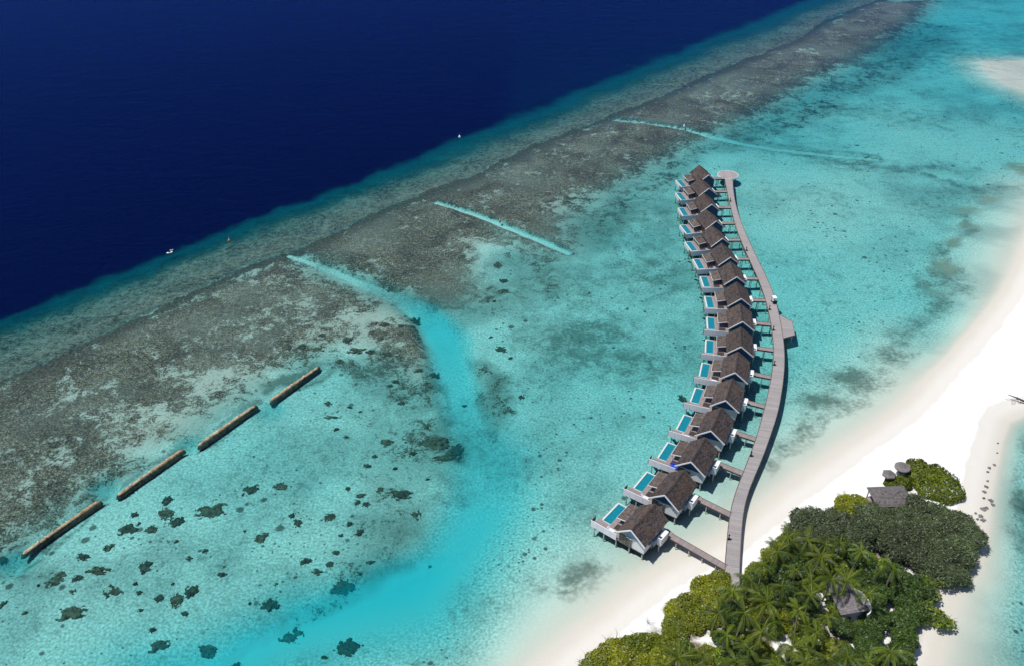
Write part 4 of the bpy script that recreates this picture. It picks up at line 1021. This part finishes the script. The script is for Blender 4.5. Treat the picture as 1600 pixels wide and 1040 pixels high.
for k, poly in enumerate(G_YEL):
    for (x, y) in scatter(poly, 2.0, 50+k, 1.2, 3000):
        plant('yel', x, y, rgp.uniform(.8,1.2), labs[k], labs[k].replace('bush','bushes'), rgp.uniform(.8,1.2))
G_GREY = [(1222,838),(1250,820),(1300,812),(1350,812),(1385,800),(1440,803),(1480,800),(1500,822),(1520,850),(1516,876),(1495,896),(1470,895),(1430,882),(1385,872),(1335,852),(1290,845),(1245,848)]
for (x, y) in scatter(G_GREY, 3.0, 70, 2.0, 4000):
    px_far = x > 72
    plant('grey', x, y, rgp.uniform(.85,1.2), 'dark grey green spreading tree at the right tip of the grove beside the water' if px_far else 'grey green fine leaved tree along the upper edge of the grove', 'grey green trees at the right tip' if px_far else 'grey green trees along the upper edge', rgp.uniform(.85,1.15))
G_DARK = [(1350,900),(1400,895),(1440,925),(1425,965),(1415,1060),(1300,1070),(1330,1000),(1362,985)]
for (x, y) in scatter(G_DARK, 3.0, 80, 2.5, 3000):
    if near_house(x, y, 3.6): continue
    plant('dark', x, y, rgp.uniform(.8,1.1), 'dark glossy broadleaf tree at the lower right of the grove by the shore', 'dark broadleaf trees at the lower right', rgp.uniform(.85,1.1))
G_MID = [[(1125,925),(1170,915),(1230,880),(1340,862),(1380,890),(1345,905),(1320,912),(1345,985),(1330,1010),(1270,1040),(1320,1080),(1000,1090),(1060,1030),(1090,995)], [(1075,1000),(1100,1000),(1180,1080),(1000,1080)]]
GAPS = [U(*g_, 0.8)[:2] for g_ in ((1228,985),(1222,1012),(1208,1030),(1235,968),(1288,940),(1066,992),(1095,998),(1108,1012))]
for (x, y) in scatter(G_MID[0], 2.3, 90, 1.8, 5000):
    if near_house(x, y): continue
    if any((x-g_[0])**2+(y-g_[1])**2 < 1.15**2 for g_ in GAPS): continue
    kd = rgp.choice(['mid','mid','dark','yel'])
    plant(kd, x, y, rgp.uniform(.7,1.05), {'mid':'mid green shrub under the palms in the grove','dark':'dark green tree under the palms in the grove','yel':'yellow green bush under the palms in the grove'}[kd], {'mid':'green shrubs under the palms','dark':'dark trees under the palms','yel':'yellow green bushes under the palms'}[kd])
for px, py in ((1299,928),(1303,946),(1313,962),(1296,912)):
    x, y, _ = U(px, py, 1.6); plant('mid', x, y, .75, 'green shrub hard against the left side of the hidden garden villa', 'green shrubs beside the garden villa')
for px, py in ((1178,898),(1190,888),(1203,872),(1213,858),(1176,912)):
    x, y, _ = U(px, py, 1.2); plant('yel', x, y, .8, 'yellow green bush just right of the boardwalk end', 'yellow green bushes just right of the boardwalk end')
# sparse olive trees with bare limbs at the right shore
G_SPARSE = [(1435,925),(1475,930),(1468,955),(1440,975)]
SP = crown_mesh('crown', L_MID, 2.3, 3.0, 800, .30, 97, 9, up=.5, low=.3, spiky=.3); SB = branch_mesh(2.9, 3.2, 5, mat=M_BRANCH, n=16, r0=.13)
for (x, y) in scatter(G_SPARSE, 3.0, 95, 2.0, 600) + [U(1470,968,1.5)[:2], U(1452,912,2)[:2]]:
    r = empty('sparse_tree', (x, y, max(ground_z(x,y),0)), rgp.uniform(0,6.28))
    for nm, me in (('trunk', SB), ('crown', SP)):
        o = bpy.data.objects.new(nm, me); COL.objects.link(o); o.parent = r
    tag(r, 'sparse olive tree with bare grey limbs above the right shore', 'tree', 'sparse trees at the right shore')
# clipped round bushes by the pavilions
def big_bush(px, py, rx, ry, h, label, seed):
    x, y, _ = U(px, py, h*.5); me = crown_mesh('foliage', L_YEL, 1.0, 1.0, 7500, .075 if rx > 4 else .11, seed, 16, up=.55, low=.03)
    # dome of leaves
    rg = random.Random(seed); V = []; F_ = []; T = []
    n = int(95*rx*ry)+900
    for k in range(n):
        a = rg.uniform(0, 6.283); q = math.sqrt(rg.random()); zz = (1-q**2.6)
        wob = 1+.07*math.sin(3*a+seed)+.05*math.sin(7*a)
        lump = .10*mnoise.noise(Vector((q*math.cos(a)*rx*.9, q*math.sin(a)*ry*.9, seed)))
        p = Vector((q*math.cos(a)*rx*wob, q*math.sin(a)*ry*wob, h*(zz+lump*3)*rg.uniform(.86,1.03)+.1))
        nn = Vector((math.cos(a)*q**3, math.sin(a)*q**3, .8)) + Vector((rg.gauss(0,.4),rg.gauss(0,.4),rg.gauss(0,.3)))
        leaf_quad(V, F_, p, nn, .27*rg.uniform(.7,1.3), 1.6, rg); T.append(min(max(rg.gauss(.42,.22),0),.95))
    for k in range(n//2):     # skirt
        a = rg.uniform(0, 6.283); wob = 1+.07*math.sin(3*a+seed)+.05*math.sin(7*a)
        p = Vector((math.cos(a)*rx*wob*rg.uniform(.9,1.0), math.sin(a)*ry*wob*rg.uniform(.9,1.0), rg.uniform(0,.55)*h))
        nn = Vector((math.cos(a), math.sin(a), .3)) + Vector((rg.gauss(0,.4),rg.gauss(0,.4),rg.gauss(0,.4)))
        leaf_quad(V, F_, p, nn, .27*rg.uniform(.7,1.3), 1.6, rg); T.append(min(max(rg.gauss(.35,.2),0),.95))
    mb = MB(); mb.v = [tuple(v) for v in V]; mb.f = F_; mb.c = T
    o = bpy.data.objects.new('round_bush', mb.mesh('round_bush', L_BUSH)); COL.objects.link(o); o.location = (x, y, max(ground_z(x,y),0))
    tag(o, label, 'bush', 'rounded bushes by the beach pavilions')
L_BUSH = leaf_mat('rounded bush leaves', (0.045,0.080,0.004), (0.25,0.29,0.010))
big_bush(1437,741,3.2,3.4,1.9,'smaller rounded green bush right of the round thatched parasols, joined to the largest bush',3)
big_bush(1463,757,4.7,5.0,2.3,'largest rounded green bush on the white sand, right of the pavilions',4)
big_bush(1403,759,2.6,1.9,1.7,'low rounded green bush between parasols and rectangular thatched roof',5)
# ------------------------------------------------------------------ pavilions and hidden house
def parasol(px, py, r, label, faceted, n):
    x, y, _ = U(px, py, 2.5); gz = ground_z(x, y); root = empty('thatched_parasol', (x, y, gz)); rg = random.Random(n+5)
    m = MB(); ringn = n
    prof = [(r,1.9,.35),(r*1.0,2.12,.8),(r*.93,2.24,.75),(r*.55,2.42,.35),(r*.12,2.60,.3),(0.02,2.66,.3)]
    for a_i in range(ringn):
        a0, a1 = 6.2832*a_i/ringn, 6.2832*(a_i+1)/ringn
        for (r0,z0,t0), (r1,z1,t1) in zip(prof[:-1], prof[1:]):
            m.add([(r0*math.cos(a0),r0*math.sin(a0),z0),(r0*math.cos(a1),r0*math.sin(a1),z0),(r1*math.cos(a1),r1*math.sin(a1),z1),(r1*math.cos(a0),r1*math.sin(a0),z1)], [(0,1,2,3)], min(1,max(0,t0+rg.uniform(-.15,.15))))
    m.build('thatch', M_THATCH, root)
    p = MB(); p.cyl((0,0,-.3),(0,0,2.6),.09); p.build('pole', M_WOOD, root)
    p = MB(); p.cyl((0,0,.68),(0,0,.75),.5,n=16); p.build('table', M_WOOD, root)
    tag(root, label, 'parasol', 'thatched parasols on the sand')
parasol(1409,733,1.48,'round thatched parasol touching the largest green bush',False,28)
parasol(1388,744,1.35,'six sided thatched parasol left of the round one, half behind a bush',True,6)
pc = [U(*q, 2.6) for q in ((1361,774),(1404,764),(1411,766),(1422,786),(1392,789),(1378,780))]
x, y, _ = U(1391, 778, 3.0); gz = ground_z(x, y); root = empty('beach_pavilion', (x, y, gz), math.radians(2)); rg = random.Random(8)
m = MB(); hw, hl, z0, z1 = 3.6, 2.6, 2.3, 3.9
quad_slope(m, (-hw,-hl,z0), (hw,-hl,z0), (hw*.62,.1,z1), (-hw*.62,.1,z1), 16, 12, rg)
quad_slope(m, (hw,hl,z0), (-hw,hl,z0), (-hw*.62,.1,z1), (hw*.62,.1,z1), 16, 12, rg)
quad_slope(m, (-hw,hl,z0), (-hw,-hl,z0), (-hw*.62,.1-.01,z1), (-hw*.62,.1,z1), 10, 10, rg)
quad_slope(m, (hw,-hl,z0), (hw,hl,z0), (hw*.62,.1,z1), (hw*.62,.1-.01,z1), 10, 10, rg)
m.build('hip_roof', M_THATCH, root)
for sx in (-3.2,3.2):
    for sy in (-2.2,2.2):
        p = MB(); p.cyl((sx,sy,-.3),(sx,sy,2.35),.1); p.build('post', M_WOOD, root)
p = MB(); p.box(-3.3,3.3,-2.3,2.3,-.2,.14); p.build('floor', M_DECK, root)
p = MB(); p.box(-2.2,2.2,1.2,1.9,.145,1.1); p.build('bar_counter', M_WOOD, root)
tag(root, 'beach pavilion with grey rectangular hipped thatch roof behind the trees', 'pavilion')
# house hidden among palms: two pitched grey roof planes and a curved white bath wall
M_GREYROOF = shingle_mat('grey purple roof shingles', (0.11,0.10,0.11), (0.20,0.18,0.19), (0.24,0.21,0.20))
root = empty('garden_villa', (HOUSE[0], HOUSE[1], ground_z(*HOUSE)), math.radians(8)); rg = random.Random(9)
m = MB(); quad_slope(m, (-2.7,-3.3,2.5), (0.7,-4.0,3.8), (0.0,3.4,4.0), (-2.3,3.2,2.6), 10, 16, rg)
quad_slope(m, (0.7,-4.0,3.8), (1.7,-3.4,3.0), (1.4,2.6,3.0), (0.0,3.4,4.0), 5, 16, rg); m.build('roof', M_GREYROOF, root)
m = MB(); m.box(-2.0,1.2,-3.0,2.6,-.2,2.45); m.build('wall', M_WHITE, root)
m = MB()
for k in range(14):
    a0, a1 = -1.45+2.9*k/14, -1.45+2.9*(k+1)/14
    m.bar((1.3+math.cos(a0)*1.7, -1.3+math.sin(a0)*2.6, 1.35), (1.3+math.cos(a1)*1.7, -1.3+math.sin(a1)*2.6, 1.35), .2, 2.7)
m.build('curved_wall', M_TRIM, root)
m = MB(); m.box(1.25,2.5,-2.9,.4,-.1,.06); m.build('bath_court', M_TRIM, root)
tag(root, 'garden villa with grey roof and curved white wall half hidden by palms', 'villa')

# ------------------------------------------------------------------ small things
m = MB(); a = U(1575,616,1.6); b = U(1602,627,.9); c = U(1625,634,.7)
lg = MB(); lg.tube([a, Vector(a).lerp(Vector(b), .5)+Vector((0,0,.1)), b, c], [.06,.16,.24,.28], 7)
root = lg.build('driftwood_log', simple_mat('dark weathered driftwood', (0.05,0.035,0.028), .3, 3), None, True)
br = MB(); rg = random.Random(3); bx0 = Vector(U(1595,625,.6))
for k in range(22):
    p = bx0 + Vector((rg.uniform(-2.6,.6), rg.uniform(-.9,.6), rg.uniform(-.3,.2))); q = p + Vector((rg.uniform(-1.2,.4), rg.uniform(-.5,.5), rg.uniform(-.1,.5)))
    br.tube([p, (p+q)/2+Vector((0,0,.1)), q], [.05,.04,.015], 4)
bo = br.build('branches', M_BRANCH, root); bo.matrix_parent_inverse = root.matrix_world.inverted()
tag(root, 'dark fallen driftwood trunk on the beach at the right edge', 'driftwood')
# dark stones and weed clumps along the right waterline
rg = random.Random(6)
for k, (px, py, w) in enumerate([(1546,731,5),(1543,737,4),(1554,726,5),(1543,751,4),(1541,760,6),(1538,768,6),(1537,778,4),(1548,781,7),(1551,787,6),(1536,795,8),(1541,793,6),(1532,806,7),(1536,812,8),(1524,802,4),(1527,811,4),(1559,692,2.5),(1558,707,2.5),(1534,830,5)]):
    x, y, _ = U(px, py, .1); me = CM[k % 8]
    o = bpy.data.objects.new('beach_rock', me.copy()); o.data.materials.clear(); o.data.materials.append(M_ROCK); COL.objects.link(o)
    s2 = w/7.5*.42; o.location = (x, y, max(ground_z(x, y), -.1)+.08); o.scale = (s2, s2*1.1, .28); o.rotation_euler = (0,0,rg.uniform(0,6))
    tag(o, 'dark weedy rock on the right hand beach waterline' if py > 715 else 'tiny dark stone high on the right hand waterline', 'rock', 'dark rocks along the right waterline')
# bare twigs over the sand at the lower left of the grove
for (px, py, s2) in ((948,1000,1.0),(962,1000,1.2),(1012,972,.9),(915,1025,1.0),(940,1010,.8),(905,1032,.8)):
    x, y, _ = U(px, py, .8); me = branch_mesh(1.7*s2, 1.6*s2, int(px), mat=M_BRANCH, n=9, r0=.045)
    o = bpy.data.objects.new('bare_shrub', me); COL.objects.link(o); o.location = (x, y, max(ground_z(x,y),0))
    tag(o, 'leafless twiggy shrub on the white sand before the yellow green bank', 'shrub', 'bare twigs at the sand edge')
# snorkel boat wake and buoys near the drop-off
M_ORANGE = simple_mat('faded orange float', (0.65,0.22,0.12), .1, 3, .6)
def buoy(px, py, r, mat, label):
    x, y, _ = U(px, py, .1); root = empty('marker_buoy', (x, y, 0)); m = MB()
    pr = [(0.02,-.5),(r*.8,-.35),(r,0.0),(r*.8,.4),(r*.3,.6),(.02,.62)]
    for i in range(12):
        a0, a1 = 6.2832*i/12, 6.2832*(i+1)/12
        for (r0,z0), (r1,z1) in zip(pr[:-1], pr[1:]):
            m.add([(r0*math.cos(a0),r0*math.sin(a0),z0),(r0*math.cos(a1),r0*math.sin(a1),z0),(r1*math.cos(a1),r1*math.sin(a1),z1),(r1*math.cos(a0),r1*math.sin(a0),z1)], [(0,1,2,3)])
    m.build('float', mat, root, True); m = MB(); m.cyl((0,0,.6),(0,0,1.2),.05,n=6); m.build('mast', M_TRIM, root); tag(root, label, 'buoy')
buoy(718,214,.45,M_BIRD,'white buoy on the navy water just beyond the drop-off, upper middle')
buoy(358,376,.38,M_ORANGE,'faded orange buoy over the teal outer reef slope at left')
buoy(781,345,.35,M_ORANGE,'orange buoy beside the straight sandy cut through the reef')
buoy(1069,197,.35,M_BIRD,'whitish buoy on the far sandy cut beyond the villas')
def swimmer_float(px, py, l, ang, label):
    x, y, _ = U(px, py, .1); root = empty('kayak', (x, y, 0.0), ang); m = MB(); V = []; n = 9
    for i in range(n):
        t = i/(n-1)*2-1; w = .38*(1-abs(t)**2.4)+.01
        V += [(t*l/2,-w,.22),(t*l/2,0,-.12+abs(t)**3*.25),(t*l/2,w,.22),(t*l/2,0,.26)]
    Fc = []
    for i in range(n-1):
        for j in range(4): Fc.append((i*4+j, (i+1)*4+j, (i+1)*4+(j+1) % 4, i*4+(j+1) % 4))
    m.add(V, Fc); m.build('hull', M_BIRD, root); m = MB(); m.box(-.3,.3,-.2,.2,.262,.32); m.build('seat', M_BLACK, root)
    tag(root, label, 'kayak', 'small white craft at the drop-off')
swimmer_float(265,395,1.9,.5,'longer white kayak on the edge of the navy drop-off at left')
swimmer_float(268,391,1.0,.5,'smaller white kayak just beyond the longer one at the drop-off')

# ------------------------------------------------------------------ thin sea air between the camera and the far reef
hz = NT('thin blue sea air'); HAZE = 0.00003; pv = hz.node('ShaderNodeVolumePrincipled')
pv.inputs['Color'].default_value = (0.45, 0.72, 1.0, 1); pv.inputs['Density'].default_value = HAZE; pv.inputs['Anisotropy'].default_value = 0.0
hz.l.new(pv.outputs[0], hz.out.inputs['Volume'])
m = MB(); m.box(-12500, 12500, -60, 14200, -42, 126); ho = m.build('haze', hz.m); tag(ho, 'thin blue sea haze over the lagoon', kind='stuff')
